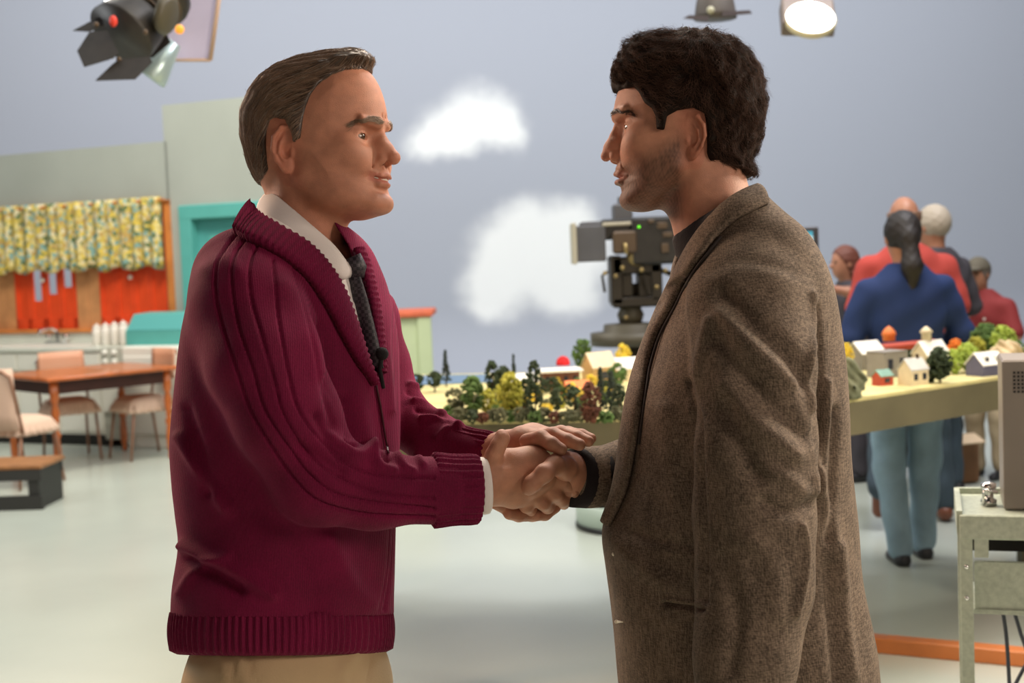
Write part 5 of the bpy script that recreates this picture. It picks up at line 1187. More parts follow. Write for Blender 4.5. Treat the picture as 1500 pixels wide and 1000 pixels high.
mb = MB(); tvbox(mb, 898, 298, 924, 324, TY-.09, TY+.09, .01); tvbox(mb, 905, 288, 915, 300, TY-.03, TY+.03, .005); mb.out('viewfinder', M_camg, tvc)
mb = MB(); tvbox(mb, 895, 338, 928, 372, TY-.17, TY-.11, .012); mb.out('side_panel', M_camb, tvc)
mb = MB(); q = W(932, 376, TY-.1); mb.ball(q, .055, 16, 12); mb.tube([W(916, 356, TY-.2), W(918, 372, TY-.2)], .010, 8); mb.ball(W(912, 392, TY-.16), .014, 10, 8); mb.ball(W(940, 395, TY-.16), .013, 10, 8); mb.out('tilt_gear', M_brass, tvc, True)
mb = MB(); 
for t in ((894, 374, 908, 446), (952, 384, 966, 440), (896, 374, 964, 402), (896, 432, 964, 450)): tvbox(mb, *t, TY-.12, TY+.12, .01)
tvbox(mb, 910, 400, 924, 434, TY-.10, TY+.1, .008); tvbox(mb, 934, 400, 954, 434, TY-.1, TY+.1, .008); tvbox(mb, 904, 414, 958, 434, TY+.0, TY+.08, .008)
mb.tube([W(966, 395, TY), W(985, 402, TY-.15)], .014, 8); mb.tube([W(890, 398, TY-.1), W(882, 404, TY-.12), W(886, 428, TY-.12)], .008, 8); mb.tube([W(944, 402, TY-.14), W(952, 432, TY-.14)], .009, 8); mb.out('pan_head', mat('pan_head_metal', srgb(52, 46, 38), .45, metal=.3), tvc)
for ix, iy in ((886, 400), (902, 404), (975, 396), (962, 420), (917, 465)): mb = MB(); mb.ball(W(ix, iy, TY-.16 if ix != 917 else TY-.12), .012, 10, 8); mb.out('lock_knob', M_brass, tvc, True)
zz = lambda iy: W(925, iy, TY)[2]
mb = MB(); mb.lathe([(.06, zz(474)), (.075, zz(460)), (.06, zz(452)), (.065, zz(448))], (pc[0], TY, 0), 24); mb.out('neck', M_olive, tvc, True)
mb = MB(); mb.lathe([(.17, zz(505)), (.225, zz(504)), (.225, zz(486)), (.155, zz(485)), (.15, zz(474)), (.05, zz(472))], (pc[0], TY, 0), 32); mb.out('steering_plate', M_olive, tvc, True)
mb = MB(); mb.lathe([(.14, .25), (.12, .4), (.065, .45), (.062, zz(505))], (pc[0], TY, 0), 24); mb.out('column', M_olive, tvc, True)
mb = MB(); mb.lathe([(.32, .015), (.34, .03), (.34, .13), (.32, .145)], (pc[0], TY, 0), 32); sk = mb.out('base_skirt', mat('mint_skirt', srgb(176, 190, 176), .5), tvc, True)
mb = MB(); mb.lathe([(.335, .0), (.345, .0), (.345, .028), (.335, .03)], (pc[0], TY, 0), 32); mb.out('rubber_bumper', M_black, sk, True)
mb = MB(); mb.lathe([(.325, .14), (.31, .17), (.2, .23), (.13, .26)], (pc[0], TY, 0), 32); mb.out('base_cover', mat('grey_green_cover', srgb(104, 108, 98), .5), tvc, True)
# monitor behind the tweed shoulder
MY = 7.0; a, b_ = W(1140, 334, MY), W(1199, 405, MY); mo = empty('monitor', ((a[0]+b_[0])/2, MY, 0), 'dark framed monitor with glowing cyan screen behind the tweed shoulder', 'monitor')
cx, cz_, w_, h_ = (a[0]+b_[0])/2, (a[2]+b_[2])/2, b_[0]-a[0], a[2]-b_[2]
mb = MB(); mb.box((cx, MY, cz_), (w_, .05, h_), bev=.006); mb.out('housing', mat('monitor_frame', srgb(58, 56, 60), .5), mo)
def screen_mat():
    m = bpy.data.materials.new('cyan_screen'); m.use_nodes = True; nt = m.node_tree; b = nt.nodes['Principled BSDF']; N = nt.nodes.new; L = nt.links.new
    tc = N('ShaderNodeTexCoord'); sp = N('ShaderNodeSeparateXYZ'); L(tc.outputs['Generated'], sp.inputs[0]); cr = N('ShaderNodeValToRGB'); E = cr.color_ramp.elements; E[0].position = .55; E[0].color = srgb(90, 130, 140); E[1].position = .72; E[1].color = srgb(150, 225, 235); e = E.new(.82); e.color = srgb(225, 250, 250); e = E.new(.92); e.color = srgb(60, 160, 180)
    L(sp.outputs['Z'], cr.inputs['Fac']); L(cr.outputs['Color'], b.inputs['Emission Color']); b.inputs['Emission Strength'].default_value = 1.1; b.inputs['Base Color'].default_value = (.02, .02, .02, 1); return m
mb = MB(); mb.box((cx-.005, MY-.026, cz_), (w_-.05, .006, h_-.045)); mb.out('screen', screen_mat(), mo)
mb = MB(); mb.tube([(b_[0]-.02, MY+.0, 0.02), (b_[0]-.02, MY, cz_-h_/2)], .014, 8); mb.box((b_[0]-.02, MY, .01), (.2, .2, .02), bev=.005); mb.out('stand', M_camg, mo)

# ================================================================ METAL TROLLEY AT THE RIGHT
CY = 3.0; M_galv = mat('speckled_grey_enamel', srgb(168, 176, 160), .45, vary=.14, vscale=90); M_box = mat('grey_cabinet_enamel', srgb(128, 120, 112), .4, vary=.05)
p0 = W(1405, 752, CY); TROT = math.radians(-17); cs_, sn_ = math.cos(TROT), math.sin(TROT)
def pre(q): dx, dy = q[0]-p0[0], q[1]-p0[1]; return np.array([p0[0]+dx*cs_+dy*sn_, p0[1]-dx*sn_+dy*cs_, q[2]])
tr = empty('equipment_trolley', (p0[0], p0[1], 0), 'speckled grey metal equipment trolley at the right edge', 'trolley')
z0 = p0[2]; x0 = p0[0]; x1 = x0+.72; y0, y1 = CY-.02, CY+.27
mb = MB(); mb.box(((x0+x1)/2, (y0+y1)/2, z0-.01), (x1-x0, y1-y0, .012)); mb.box(((x0+x1)/2, y0, z0-.025), (x1-x0, .012, .055), bev=.003); mb.box(((x0+x1)/2, y1, z0-.01), (x1-x0, .012, .04)); mb.box((x0, (y0+y1)/2, z0-.015), (.012, y1-y0, .05)); mb.box((x1, (y0+y1)/2, z0-.015), (.012, y1-y0, .05)); mb.out('top_tray', M_galv, tr)
for x in (x0+.013, x1-.013):
    for y in (y0+.013, y1-.013):
        mb = MB(); mb.box((x, y, (z0-.02)/2), (.027, .027, z0-.02), bev=.002); lg = mb.out('leg', M_galv, tr)
        if y < CY+.1:
            for zz_ in (z0-.115, z0-.185): mb = MB(); mb.ball((x, y-.0145, zz_), .005, 8, 6, sy=.5); mb.out('bolt', M_chrome, lg, True)
mb = MB(); mb.box(((x0+x1)/2, y0+.03, z0-.165), (x1-x0-.06, .01, .115), bev=.002); mb.box(((x0+x1)/2, (y0+y1)/2, z0-.22), (x1-x0-.05, y1-y0-.04, .01)); mb.out('lower_shelf', M_galv, tr)
mb = MB(); mb.box(((x0+x1)/2, (y0+y1)/2+.05, z0-.075), (x1-x0-.06, y1-y0-.12, .055)); mb.out('black_block', M_black, tr)  # plain black block between top tray and lower shelf
mb = MB(); mb.box((x0+.045, y0-.002, z0-.07), (.03, .004, .045), bev=.001); mb.out('bracket', M_galv, tr)
mb = MB(); q = pre(W(1448, 722, CY+.10)); mb.lathe([(.018, 0), (.018, .012), (.011, .016), (.011, .032), (.017, .036), (.017, .05), (.006, .054)], (q[0], q[1], z0-.003), 14); mb.tube([(q[0]-.012, q[1]-.02, z0), (q[0]-.01, q[1]-.02, z0+.035), (q[0]+.02, q[1]-.02, z0+.03)], .004, 6); mb.out('terminal_knob', M_chrome, tr, True)
for k, pts in enumerate((((1468, 890), (1474, 930), (1478, 990), (1480, 1040)), ((1484, 890), (1496, 930), (1514, 985), (1520, 1060)), ((1530, 930), (1502, 975), (1484, 1010), (1470, 1050)))):
    mb = MB(); mb.tube([pre(W(x, y, CY+.1+.03*k)) for x, y in catmull(pts, 4)], .0045, 8); tag(mb.out('cable', mat('cable_black', (.03, .035, .05, 1), .5), None, True), ['thin dark cable hanging under the trolley, the leftmost one', 'dark cable under the trolley slanting down to the right', 'dark cable crossing the others low under the trolley'][k], 'cable', 'cables under the trolley')
bx = empty('equipment_cabinet', (W(1520, 700, CY+.2)[0], CY+.2, z0), 'tall grey metal equipment cabinet with round vent holes on the trolley', 'cabinet')
q = pre(W(1469, 640, CY+.03)); zt_ = W(1475, 524, CY+.06)[2]
mb = MB(); mb.box((q[0]+.2, q[1]+.095, (z0+zt_)/2-.002), (.4, .19, zt_-z0), bev=.004); mb.out('housing', M_box, bx)
for i in range(8):
    mb = MB()
    for j in range(6): mb.box((q[0]+.026+.0085*i, q[1]-.0005, zt_-.03-.0085*j), (.0048, .002, .0048))
    mb.out('vent_holes', M_black, bx)
for o in [tr, bx]+[o for o in bpy.data.objects if o.name.startswith('cable') and o.parent is None]:
    dx, dy = o.location.x-p0[0], o.location.y-p0[1]; o.location.x = p0[0]+dx*cs_-dy*sn_; o.location.y = p0[1]+dx*sn_+dy*cs_; o.rotation_euler.z += TROT
mb = MB(); a = H(1180, 946, 0); b_ = H(1580, 984, 0); a, b_ = a[:2], b_[:2]; mid = (a+b_)/2; L_ = float(np.linalg.norm(b_-a)); mb.box((mid[0], mid[1]+.03, .028), (L_, .07, .056), rz=math.atan2(*(b_-a)[::-1]), bev=.004)
tag(mb.out('floor_batten', mat('orange_batten', srgb(200, 118, 62), .4, vary=.15, vscale=6)), 'long orange-brown wooden batten lying on the floor at lower right', 'batten')
mb = MB(); p = H(1398, 706, 0); bz = empty('cardboard_box', (p[0], p[1], 0), 'brown cardboard box with pale open flap on the floor behind the table', 'box')
mb.box((p[0], p[1], .14), (.22, .2, .26), rz=.3, bev=.004); mb.out('carton', mat('cardboard', srgb(128, 92, 64), .8, vary=.1), bz); mb = MB(); mb.box((p[0]+.04, p[1]-.15, .29), (.17, .12, .008), R=Matrix.Rotation(.3, 3, 'Z') @ Matrix.Rotation(.35, 3, 'X')); mb.out('flap', mat('pale_card', srgb(214, 190, 158), .8), bz)
def bagfn(P): return ell(P, (p[0]-.04, p[1]+.38, .28), (.22, .14, .32))+.01*np.sin(P[0]*30)*np.sin(P[2]*25)
V, F = surf(lambda P: np.maximum(bagfn(P), -P[2]), [p[0]-.35, p[1]+.05, -.02], [p[0]+.3, p[1]+.7, .66], .015); tag(mk('bag', V, F, mat('black_canvas', (.02, .018, .017, 1), .8)), 'black canvas bag standing behind the cardboard box', 'bag')
p = H(1243, 657, 0)
shoe_o = shoe_mesh(np.array([p[0]-.02, p[1], 0]), .3, .28, .1, mat('red_trainer', srgb(196, 66, 62), .6), None, 'shoe'); tag(shoe_o, 'red shoe on the floor seen beside the tweed jacket', 'shoe')

# ================================================================ STUDIO LAMPS OVERHEAD
LY = 5.5
M_lampb = mat('lamp_black', (.022, .018, .015, 1), .5, vary=.2, vscale=30)
def lampplate(mb, pts, Ys, th=.004):
    P = [W(x, y, Y) for (x, y), Y in zip(pts, Ys)]; P = [np.array(p) for p in P]; nrm = np.cross(P[1]-P[0], P[2]-P[0]); nrm /= np.linalg.norm(nrm); n = len(P)
    mb.add([p-nrm*th/2 for p in P]+[p+nrm*th/2 for p in P], [tuple(range(n)), tuple(range(2*n-1, n-1, -1))]+[(i, n+i, n+(i+1) % n, (i+1) % n) for i in range(n)])
l1 = empty('studio_spotlight', W(200, 60, LY), 'black studio spotlight with open barn doors at the top left', 'lamp', 'studio lamps overhead')
ax0, ax1 = W(238, -6, LY+.12), W(176, 52, LY-.05); a_ = Vector(ax1-ax0).normalized(); RL = a_.to_track_quat('Z', 'Y').to_matrix(); Ln = float(np.linalg.norm(ax1-ax0))
mb = MB(); mb.lathe([(.05, -.06), (.115, -.03), (.125, .0), (.125, .02), (.11, .03), (.11, Ln*.55), (.125, Ln*.6), (.135, Ln*.9), (.14, Ln)], tuple(ax0), 28, R=RL); mb.out('housing', M_lampb, l1, True)
mb = MB()
for k in range(5): mb.lathe([(.118, Ln*(.12+.09*k)), (.12, Ln*(.14+.09*k))], tuple(ax0), 28, R=RL)
mb.out('cooling_fins', M_camb, l1, True)
q = W(236, 20, LY-.06); mb = MB(); mb.lathe([(.03, 0), (.075, .01), (.08, .03), (.06, .045)], tuple(q), 24, R=Matrix.Rotation(1.3, 3, 'Z') @ Matrix.Rotation(1.9, 3, 'X')); mb.out('side_plate', M_olive, l1, True)
mb = MB(); mb.ball(tuple(W(163, 3, LY-.06)), .026, 12, 10); mb.out('bulb_glimpse', mat('lamp_hot', (1, 1, 1, 1), .4, emit=(1, .95, .85, 1), estr=8), l1, True)
mb = MB(); mb.ball(tuple(W(166, 31, LY-.2)), .016, 10, 8, sz=1.4); mb.out('red_tag', mat('red_tag', srgb(226, 60, 40), .5), l1, True)
for pts, Ys in (([(113, 75), (123, 98), (160, 87), (174, 79), (158, 45), (131, 47)], [LY-.25, LY-.25, LY-.18, LY-.12, LY-.1, LY-.16]), ([(140, 118), (198, 116), (223, 91), (220, 83), (174, 87), (163, 96)], [LY-.22, LY-.22, LY-.1, LY-.06, LY-.1, LY-.16]), ([(107, 45), (131, 46), (153, 37), (147, 24)], [LY-.2, LY-.18, LY-.1, LY-.05]), ([(186, 84), (224, 84), (250, 62), (240, 40), (200, 55)], [LY+.1, LY+.1, LY+.12, LY+.12, LY+.1])):
    mb = MB(); c_ = sum(Ys)/len(Ys); P = [W(x, y, LY) for x, y in pts]; cc = np.mean([W(x, y, c_) for x, y in pts], 0)
    lampplate(mb, pts, [c_+(Y-c_)*.0+ (pts[i][1]-60)*-.002 for i, Y in enumerate(Ys)]); mb.out('barn_door', M_lampb, l1)
for ix, iy in ((164, 82), (141, 36), (174, 87), (213, 47)): mb = MB(); mb.ball(tuple(W(ix, iy, LY-.2)), .011, 8, 6); mb.out('hinge_knob', M_camb, l1, True)
top = W(200, -30, LY); mb = MB(); mb.tube([W(160, 8, LY-.08), W(190, -40, LY), W(245, -10, LY+.05)], .012, 8); mb.tube([top, (top[0], top[1], ZC)], .018, 8); mb.out('yoke', M_lampb, l1, True)
SY = 5.9; sb = empty('soft_light', W(280, 50, SY), 'grey translucent soft light hood hanging behind the black spotlight', 'lamp', 'studio lamps overhead')
pts = [(244, -40), (326, -40), (306, 88), (243, 88)]; P = [W(x, y, SY) for x, y in pts]; Pb = [W(x, y, SY+.35) for x, y in ((262, -30), (312, -30), (300, 70), (256, 70))]
mk('hood', P+Pb, [(0, 1, 2, 3), (7, 6, 5, 4), (0, 4, 5, 1), (1, 5, 6, 2), (2, 6, 7, 3), (3, 7, 4, 0)], mat('soft_hood', srgb(176, 170, 190), .5, vary=.15, vscale=3, emit=srgb(170, 160, 185), estr=.28), sb, smooth=False)
mb = MB(); mb.tube([W(326, -40, SY-.01), W(308, 88, SY-.01)], .010, 8); mb.tube([W(243, 88, SY-.01), W(308, 88, SY-.01)], .007, 8); mb.out('rim', mat('tan_rim', srgb(190, 160, 138), .5), sb, True)
mb = MB(); q = W(256, 62, SY-.12); mb.lathe([(.03, 0), (.075, .16), (.075, .18)], tuple(q), 16, R=Matrix.Rotation(.7, 3, 'Y') @ Matrix.Rotation(pi, 3, 'X')); mb.out('reflector_cone', mat('silver_cone', srgb(176, 196, 196), .3, metal=.4), sb, True)
mb = MB(); mb.ball(tuple(W(263, 43, SY-.1)), .02, 10, 8); mb.out('amber_lamp', mat('amber', srgb(235, 160, 60), .5, emit=srgb(235, 150, 40), estr=.8), sb, True)
tp_ = W(285, -40, SY+.2); mb = MB(); mb.tube([tp_, (tp_[0], tp_[1], ZC)], .018, 8); mb.out('pole', M_lampb, sb, True)
LY = 7.0; l2 = empty('hanging_lamp', W(1048, 10, LY), 'dark dome-shaped lamp with a flat flap hanging above the curly hair', 'lamp', 'studio lamps overhead')
q = W(1048, 28, LY); s = LY/2000; mb = MB(); mb.lathe([(31*s, 0), (30*s, 8*s), (27*s, 26*s), (20*s, 44*s), (8*s, 52*s)], tuple(q), 24); mb.out('housing', mat('lamp_grey_brown', srgb(82, 76, 72), .5), l2, True)
mb = MB(); lampplate(mb, [(1000, 27), (1036, 31), (1040, 24), (1010, 22)], [LY-.12]*4); lampplate(mb, [(1056, 24), (1102, 20), (1098, 15), (1060, 17)], [LY-.12]*4); mb.out('barn_door', mat('lamp_flap', srgb(70, 62, 66), .6), l2)
mb = MB(); mb.ball(tuple(W(1041, 15, LY-.1)), .02, 10, 8); mb.out('rivet', mat('pale_rivet', srgb(176, 174, 150), .4), l2, True)
mb = MB(); mb.tube([(q[0], q[1], q[2]+50*s), (q[0], q[1], ZC)], .02, 8); mb.out('pole', M_lampb, l2, True)
l3 = empty('round_lamp', W(1187, 28, LY), 'glowing white oval lamp face in a square grey frame at the top', 'lamp', 'studio lamps overhead')
RLp = Matrix.Rotation(math.radians(-42), 3, 'X') @ Matrix.Rotation(math.radians(90), 3, 'X')
q = W(1187, 28, LY); mb = MB(); mb.lathe([(37*s, -.02), (37.5*s, .0), (36*s, .012)], tuple(q), 40, R=RLp); mb.out('lamp_rim', mat('cream_rim', srgb(220, 208, 170), .4), l3, True)
mb = MB(); mb.lathe([(36*s, .008), (33*s, .018), (10*s, .022)], tuple(q), 40, R=RLp); mb.out('glowing_face', mat('lamp_face', (1, 1, 1, 1), .4, emit=(1, .99, .96, 1), estr=6), l3, True)
mb = MB(); mb.box(tuple(np.array(q)+[0, .07, .02]), (76*s, 56*s, .10), R=RLp @ Matrix.Rotation(-.1, 3, 'Z'), bev=.01); mb.out('housing', mat('lamp_brown', srgb(120, 106, 96), .5), l3)
mb = MB(); mb.tube([(q[0], q[1]+.1, q[2]+.05), (q[0], q[1]+.1, ZC)], .02, 8); mb.out('pole', M_lampb, l3, True)
# ================================================================ CREW IN THE BACKGROUND
def crew(x, y, yaw, k, label, top, bottom, hair, skin=(.42, .19, .11), arms=None, legs=None, lean=0.0, hairkind='short', build=1.0, cap_=None, shoe=(.02, .02, .022, 1), h=.013, sleeve=.45, logo=False):
    """k: height/1.75; local X forward, Y left. arms: (side -> shoulder, elbow, wrist); legs: (hip, knee, ankle) per side"""
    root = empty('person', (x, y, 0), label, 'person', None, yaw)
    L = lambda pz: lean*max(0, pz-.9)
    S = lambda p: np.array([(p[0]+L(p[2]))*k, p[1]*k*(build if p[2] > .8 else 1), p[2]*k])
    arms = arms or {1: [(0, .18, 1.37), (-.03, .25, 1.14), (.12, .22, .92)], -1: [(0, -.18, 1.37), (-.03, -.25, 1.14), (.12, -.22, .92)]}
    legs = legs or {1: [(0, .09, .9), (.02, .1, .5), (-.01, .1, .1)], -1: [(0, -.09, .9), (.02, -.1, .5), (-.01, -.1, .1)]}
    hc = S((.03, 0, 1.62))
    def Q(P): return tuple(P)
    def body(P):
        d = ell(P, hc+np.array([-.005, 0, .02])*k, np.array([.098, .077, .105])*k); d = smin(d, ell(P, hc+np.array([.02, 0, -.045])*k, np.array([.072, .058, .075])*k), .03*k)
        d = smin(d, cap(P, S((0, 0, 1.38)), S((.01, 0, 1.55)), .058*k, .052*k), .03)
        d = smin(d, cap(P, hc+np.array([.09, 0, .0])*k, hc+np.array([.112, 0, -.02])*k, .009*k, .014*k), .012)
        for s in (-1, 1):
            d = smin(d, ell(P, hc+np.array([-.005, s*.08, -.005])*k, np.array([.018, .008, .032])*k), .006)
            a = [S(q) for q in arms[s]]; d = smin(d, chain(P, a, [.045*k, .036*k, .026*k], .02), .02)
            v = (a[2]-a[1])/np.linalg.norm(a[2]-a[1]); hnd = a[2]+v*.06*k; d = smin(d, cap(P, a[2]+v*.02*k, hnd+v*.02*k, .028*k, .032*k), .02)
            for j, off in enumerate((-.022, -.007, .008, .022)):
                pr_ = np.cross(v, [0, 0, 1.]); pr_ /= np.linalg.norm(pr_)+1e-6; d = smin(d, cap(P, hnd+pr_*off*k, hnd+(pr_*off*1.2+v*.075)*k, .009*k, .007*k), .006)
            d = smin(d, cap(P, hnd-v*.02*k, hnd+(v*.03+np.array([0, 0, .035]))*k, .011*k, .009*k), .008)
        d = smin(d, cap(P, S((0, 0, 1.0)), S((0, 0, 1.36)), .09*k), .04)
        return d
    ex = 1.0*k
    lo, hi = np.array([-.55, -.75, .75])*k, np.array([.75, .75, 1.95])*k
    V, F = surf(body, lo, hi, h*.75); mk('body', V, F, mat('crew_skin', (skin[0], skin[1], skin[2], 1), .5), root, world=False)
    # eyes
    for s in (-1, 1): mb = MB(); mb.ball(hc+np.array([.083, s*.03, .012])*k, .011*k, 8, 6); mb.out('eye', mat('crew_eye', (.03, .02, .015, 1), .2), root, True, world=False)
    def shirt(P):
        rows = [(.86, 0, 0, .125, .175, 0), (.98, .0, 0, .13, .175, 0), (1.12, 0, 0, .125, .175, 0), (1.28, 0, 0, .13, .19, 0), (1.38, 0, 0, .115, .185, 0), (1.45, -.005, 0, .085, .13, 0), (1.50, 0, 0, .062, .075, 0)]
        R_ = [(r[0]*k, (r[1]+L(r[0]))*k, 0, r[3]*k*build, r[4]*k*build, 0) for r in rows]; d = loft(P, R_)
        for s in (-1, 1):
            a = [S(q) for q in arms[s]]; t = sleeve
            if t > .5: pts = [a[0], a[1], a[1]+(a[2]-a[1])*(t-.5)*2*.94]; d = smin(d, chain(P, pts, [.070*k, .060*k, .048*k], .02), .03)
            else: d = smin(d, chain(P, [a[0], a[0]+(a[1]-a[0])*t*2], [.070*k, .066*k], .02), .03)
        return d+.003*np.sin(P[2]*40+P[1]*25)
    V, F = surf(shirt, lo, hi, h*.8); sh = mk('top', V, F, top, root, world=False)
    if logo: mb = MB(); mb.ball(S((.135, .07, 1.28)), .02*k, 10, 8, sx=.4); mb.out('badge', M_cer, sh, True, world=False)
    def trou(P):
        R_ = [(z*k, (dx+L(z))*k, 0, a*k*build, b_*k*build, 0) for z, dx, a, b_ in ((.76, 0, .12, .165), (.88, 0, .13, .178), (.98, 0, .12, .165))]; d = loft(P, R_)
        for s in (-1, 1): a = [S(q) for q in legs[s]]; d = smin(d, chain(P, a, [.095*k, .078*k, .062*k], .03), .025)
        return d+.004*np.sin(P[2]*33+P[0]*20)*np.sin(P[1]*30)
    V, F = surf(trou, np.array([-.6, -.4, -.05])*k, np.array([.6, .4, 1.05])*k, h); mk('trousers', V, F, bottom, root, world=False)
    for s in (-1, 1):
        a = S(legs[s][2]); kn = S(legs[s][1]); up = a[2] > .14; f = np.array([1, 0, 0]) if not up else np.array([.25, 0, -.97])
        def fs(P):
            d = cap(P, a+f*-.03+[0, 0, -.05 if not up else 0], a+f*.13*k+[0, 0, -.06 if not up else 0], .042*k, .036*k); return np.maximum(d, .0-P[2])
        V, F = surf(fs, a-.26, a+.26, .012); mk('shoe', V, F, mat('crew_shoe_'+label[:6], shoe, .5), root, world=False)
    if hair is not None:
        hm = mat('crew_hair_'+label[:8], hair, .6, bump=.5, bscale=90)
        def hf(P):
            d = ell(P, hc+np.array([-.014, 0, .03])*k, np.array([.108, .090, .108])*k)
            u = P[0]-hc[0]; w_ = P[2]-hc[2]
            if hairkind == 'bald': cut = np.maximum(w_-.045*k, np.maximum(-.04*k-w_, u-.02*k))
            elif hairkind == 'long': cut = np.maximum(-.14*k-w_, u-(.03*k+w_*.6)); d = smin(d, ell(P, hc+np.array([-.05, 0, -.07])*k, np.array([.07, .085, .13])*k), .03)
            else: cut = np.maximum(-.07*k-w_, u-(.045*k+w_*.5))
            d = np.maximum(d, cut)
            if hairkind == 'pony': d = smin(d, ell(P, hc+np.array([-.10, 0, -.0])*k, np.array([.05, .05, .055])*k), .02); d = smin(d, chain(P, [hc+np.array([-.11, 0, -.03])*k, hc+np.array([-.14, 0, -.14])*k, hc+np.array([-.13, 0, -.25])*k], [.04*k, .05*k, .02*k], .02), .02)
            return d+.002*np.sin(P[2]*140)*np.sin(P[1]*160)
        V, F = surf(hf, hc-.32, hc+.2, .008); mk('hair', V, F, hm, root, world=False)
    if cap_ is not None:
        def cf(P):
            d = ell(P, hc+np.array([-.008, 0, .035])*k, np.array([.113, .094, .105])*k); d = np.maximum(d, (hc[2]+.035*k)-P[2])
            br = np.maximum(ell(P, hc+np.array([.115, 0, .04])*k, np.array([.085, .075, .014])*k), -1.0+0*P[0]); return smin(d, br, .01)
        V, F = surf(cf, hc-.25, hc+.26, .008); mk('cap', V, F, cap_, root, world=False)
    return root
M_blue = mat('blue_jumper', srgb(20, 44, 92), .85, vary=.1, bump=.3, bscale=200); M_jeans = mat('pale_jeans', srgb(142, 168, 182), .85, vary=.18, vscale=8); M_dkjeans = mat('dark_jeans', srgb(58, 72, 82), .85, vary=.15)
M_redshirt = mat('red_tshirt', srgb(180, 66, 56), .85, vary=.06); M_dkgrey = mat('charcoal_shirt', srgb(62, 58, 64), .85); M_maroon = mat('maroon_polo', srgb(134, 42, 42), .8, vary=.06); M_khaki2 = mat('pale_khaki', srgb(178, 160, 130), .85, vary=.08)
up = pi/2
crew(1.84, 6.36, up+.05, .945, 'woman seen from behind in a royal blue jumper with dark tied-back hair', M_blue, M_jeans, (.012, .008, .007, 1), hairkind='pony', sleeve=1.0, build=1.04,
     arms={1: [(0, .18, 1.36), (.0, .27, 1.14), (.16, .20, 1.02)], -1: [(0, -.18, 1.36), (.0, -.27, 1.14), (.16, -.20, 1.02)]}, legs={1: [(0, .09, .9), (.03, .09, .5), (-.03, .06, .08)], -1: [(0, -.09, .9), (.05, -.10, .5), (.10, -.10, .08)]})
crew(2.12, 7.3, up-.1, 1.0, 'bald man in a red t-shirt standing beyond the blue jumper', M_redshirt, M_dkjeans, (.25, .14, .09, 1), hairkind='bald', build=1.08, sleeve=.45, skin=(.46, .22, .13), shoe=(.18, .06, .03, 1),
     legs={1: [(0, .10, .9), (.02, .14, .5), (-.22, .20, .22)], -1: [(0, -.10, .9), (.03, -.14, .5), (-.02, -.17, .1)]})
crew(2.49, 7.95, up+.6, .975, 'grey-haired man in a charcoal shirt facing away at the back', M_dkgrey, M_dkjeans, (.42, .36, .28, 1), hairkind='short', build=1.1, sleeve=.5)
crew(2.13, 8.6, pi+.25, .85, 'auburn-haired woman reaching one bare arm out to the left', M_dkgrey, M_dkgrey, (.16, .05, .03, 1), hairkind='long', sleeve=.35,
     arms={1: [(0, .18, 1.38), (.14, .26, 1.42), (.32, .22, 1.46)], -1: [(0, -.18, 1.36), (.02, -.25, 1.16), (.2, -.2, 1.05)]})
crew(2.96, 8.5, pi+.75, .79, 'man in an olive cap and maroon polo shirt at the far right', M_maroon, M_khaki2, (.14, .11, .09, 1), hairkind='short', build=1.12, sleeve=.42, lean=.12, cap_=mat('olive_cap', srgb(96, 90, 76), .8), logo=True,
     arms={1: [(0, .18, 1.36), (.06, .27, 1.14), (.25, .10, 1.12)], -1: [(0, -.18, 1.36), (.06, -.26, 1.14), (.25, -.08, 1.10)]})
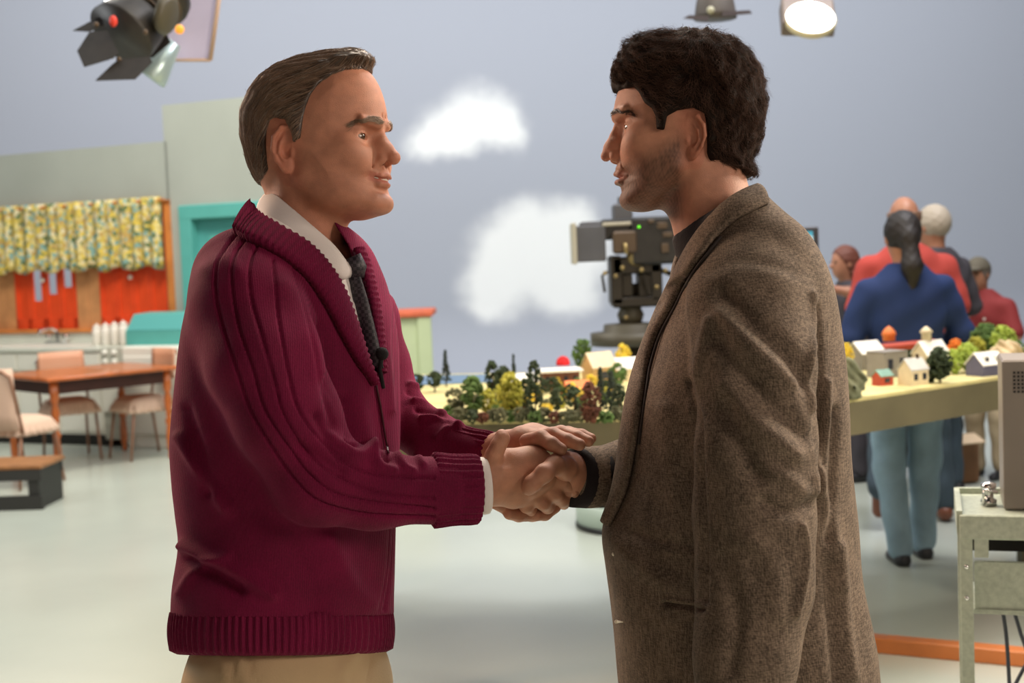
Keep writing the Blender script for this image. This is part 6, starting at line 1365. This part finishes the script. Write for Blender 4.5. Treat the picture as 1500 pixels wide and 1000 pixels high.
# ================================================================ CAMERA AND LIGHT
cam = bpy.data.cameras.new('camera'); cam.lens = 48; cam.sensor_width = 36; cam.clip_end = 100
cam.dof.use_dof = True; cam.dof.focus_distance = 1.97; cam.dof.aperture_fstop = 6.0
co = bpy.data.objects.new('camera', cam); COL.objects.link(co)
M = Matrix.Identity(4)
for i in range(3):
    for j in range(3): M[i][j] = Rc[i, j]
M.translation = Vector(C0); co.matrix_world = M; SC.camera = co
w = bpy.data.worlds.new('studio'); SC.world = w; w.use_nodes = True
w.node_tree.nodes['Background'].inputs[0].default_value = (.6, .62, .7, 1); w.node_tree.nodes['Background'].inputs[1].default_value = .02
def area(name, loc, tgt, e, sx, sy=None, col=(1, 1, 1), spread=180):
    l = bpy.data.lights.new(name, 'AREA'); l.energy = e; l.color = col; l.size = sx
    if sy: l.shape = 'RECTANGLE'; l.size_y = sy
    l.spread = math.radians(spread)
    o = bpy.data.objects.new(name, l); COL.objects.link(o); o.location = loc
    o.rotation_euler = (Vector(tgt)-Vector(loc)).to_track_quat('-Z', 'Y').to_euler(); return o
area('cyc_wash', (0, 11.8, 6.3), (0, 16, 2.6), 295, 15, .8, (.95, .97, 1))
area('cyc_floor_wash', (0, 13.4, 6.2), (0, 14.4, 0), 130, 13, .8, (.95, .97, 1))
area('kitchen_light', (-2.6, 8.6, 5.6), (-3.4, 11.6, .9), 230, 2, 1.5, (1, .93, .8))
area('model_light', (.6, 3.9, 5.4), (.9, 5.6, 1.0), 110, 2.4, 1.2, (1, .9, .72))
area('floor_side_fill', (-5.5, 5.2, 3.6), (.6, 6.4, 0), 110, 3, 1.6, (.95, .98, 1))  # added fill, brightens the shaded floor below the model table
area('crew_light', (2.6, 6.2, 5.6), (2.1, 8.0, 1.0), 190, 2.0, 1.2, (.98, .95, 1))
area('key_back', (-.1, 4.3, 3.6), (-.1, 2.0, 1.2), 80, 1.2, .8, (1, .80, .62))
area('rim_left', (-2.4, 3.7, 2.6), (-.4, 2.0, 1.3), 62, .6, 1.2, (1, .62, .38))
area('rim_right', (2.9, 2.9, 2.7), (.2, 2.0, 1.1), 150, .7, 1.3, (1, .86, .70))
area('soft_fill', (-.4, -2.4, 2.7), (0, 2.0, 1.3), 20, 2.4, 1.6, (1, .76, .62))
area('side_key', (2.7, .1, 2.5), (-.1, 2.0, 1.25), 44, .9, .9, (1, .83, .70))
area('studio_top', (0, 7.5, 6.4), (0, 7.5, 0), 260, 9, 6, (.97, .99, 1))
SC.view_settings.view_transform = 'Standard'; SC.view_settings.look = 'None'; SC.view_settings.gamma = 1; SC.view_settings.exposure = 0
try: SC.view_settings.use_curve_mapping = False
except Exception: pass
build_man1(); build_man2()
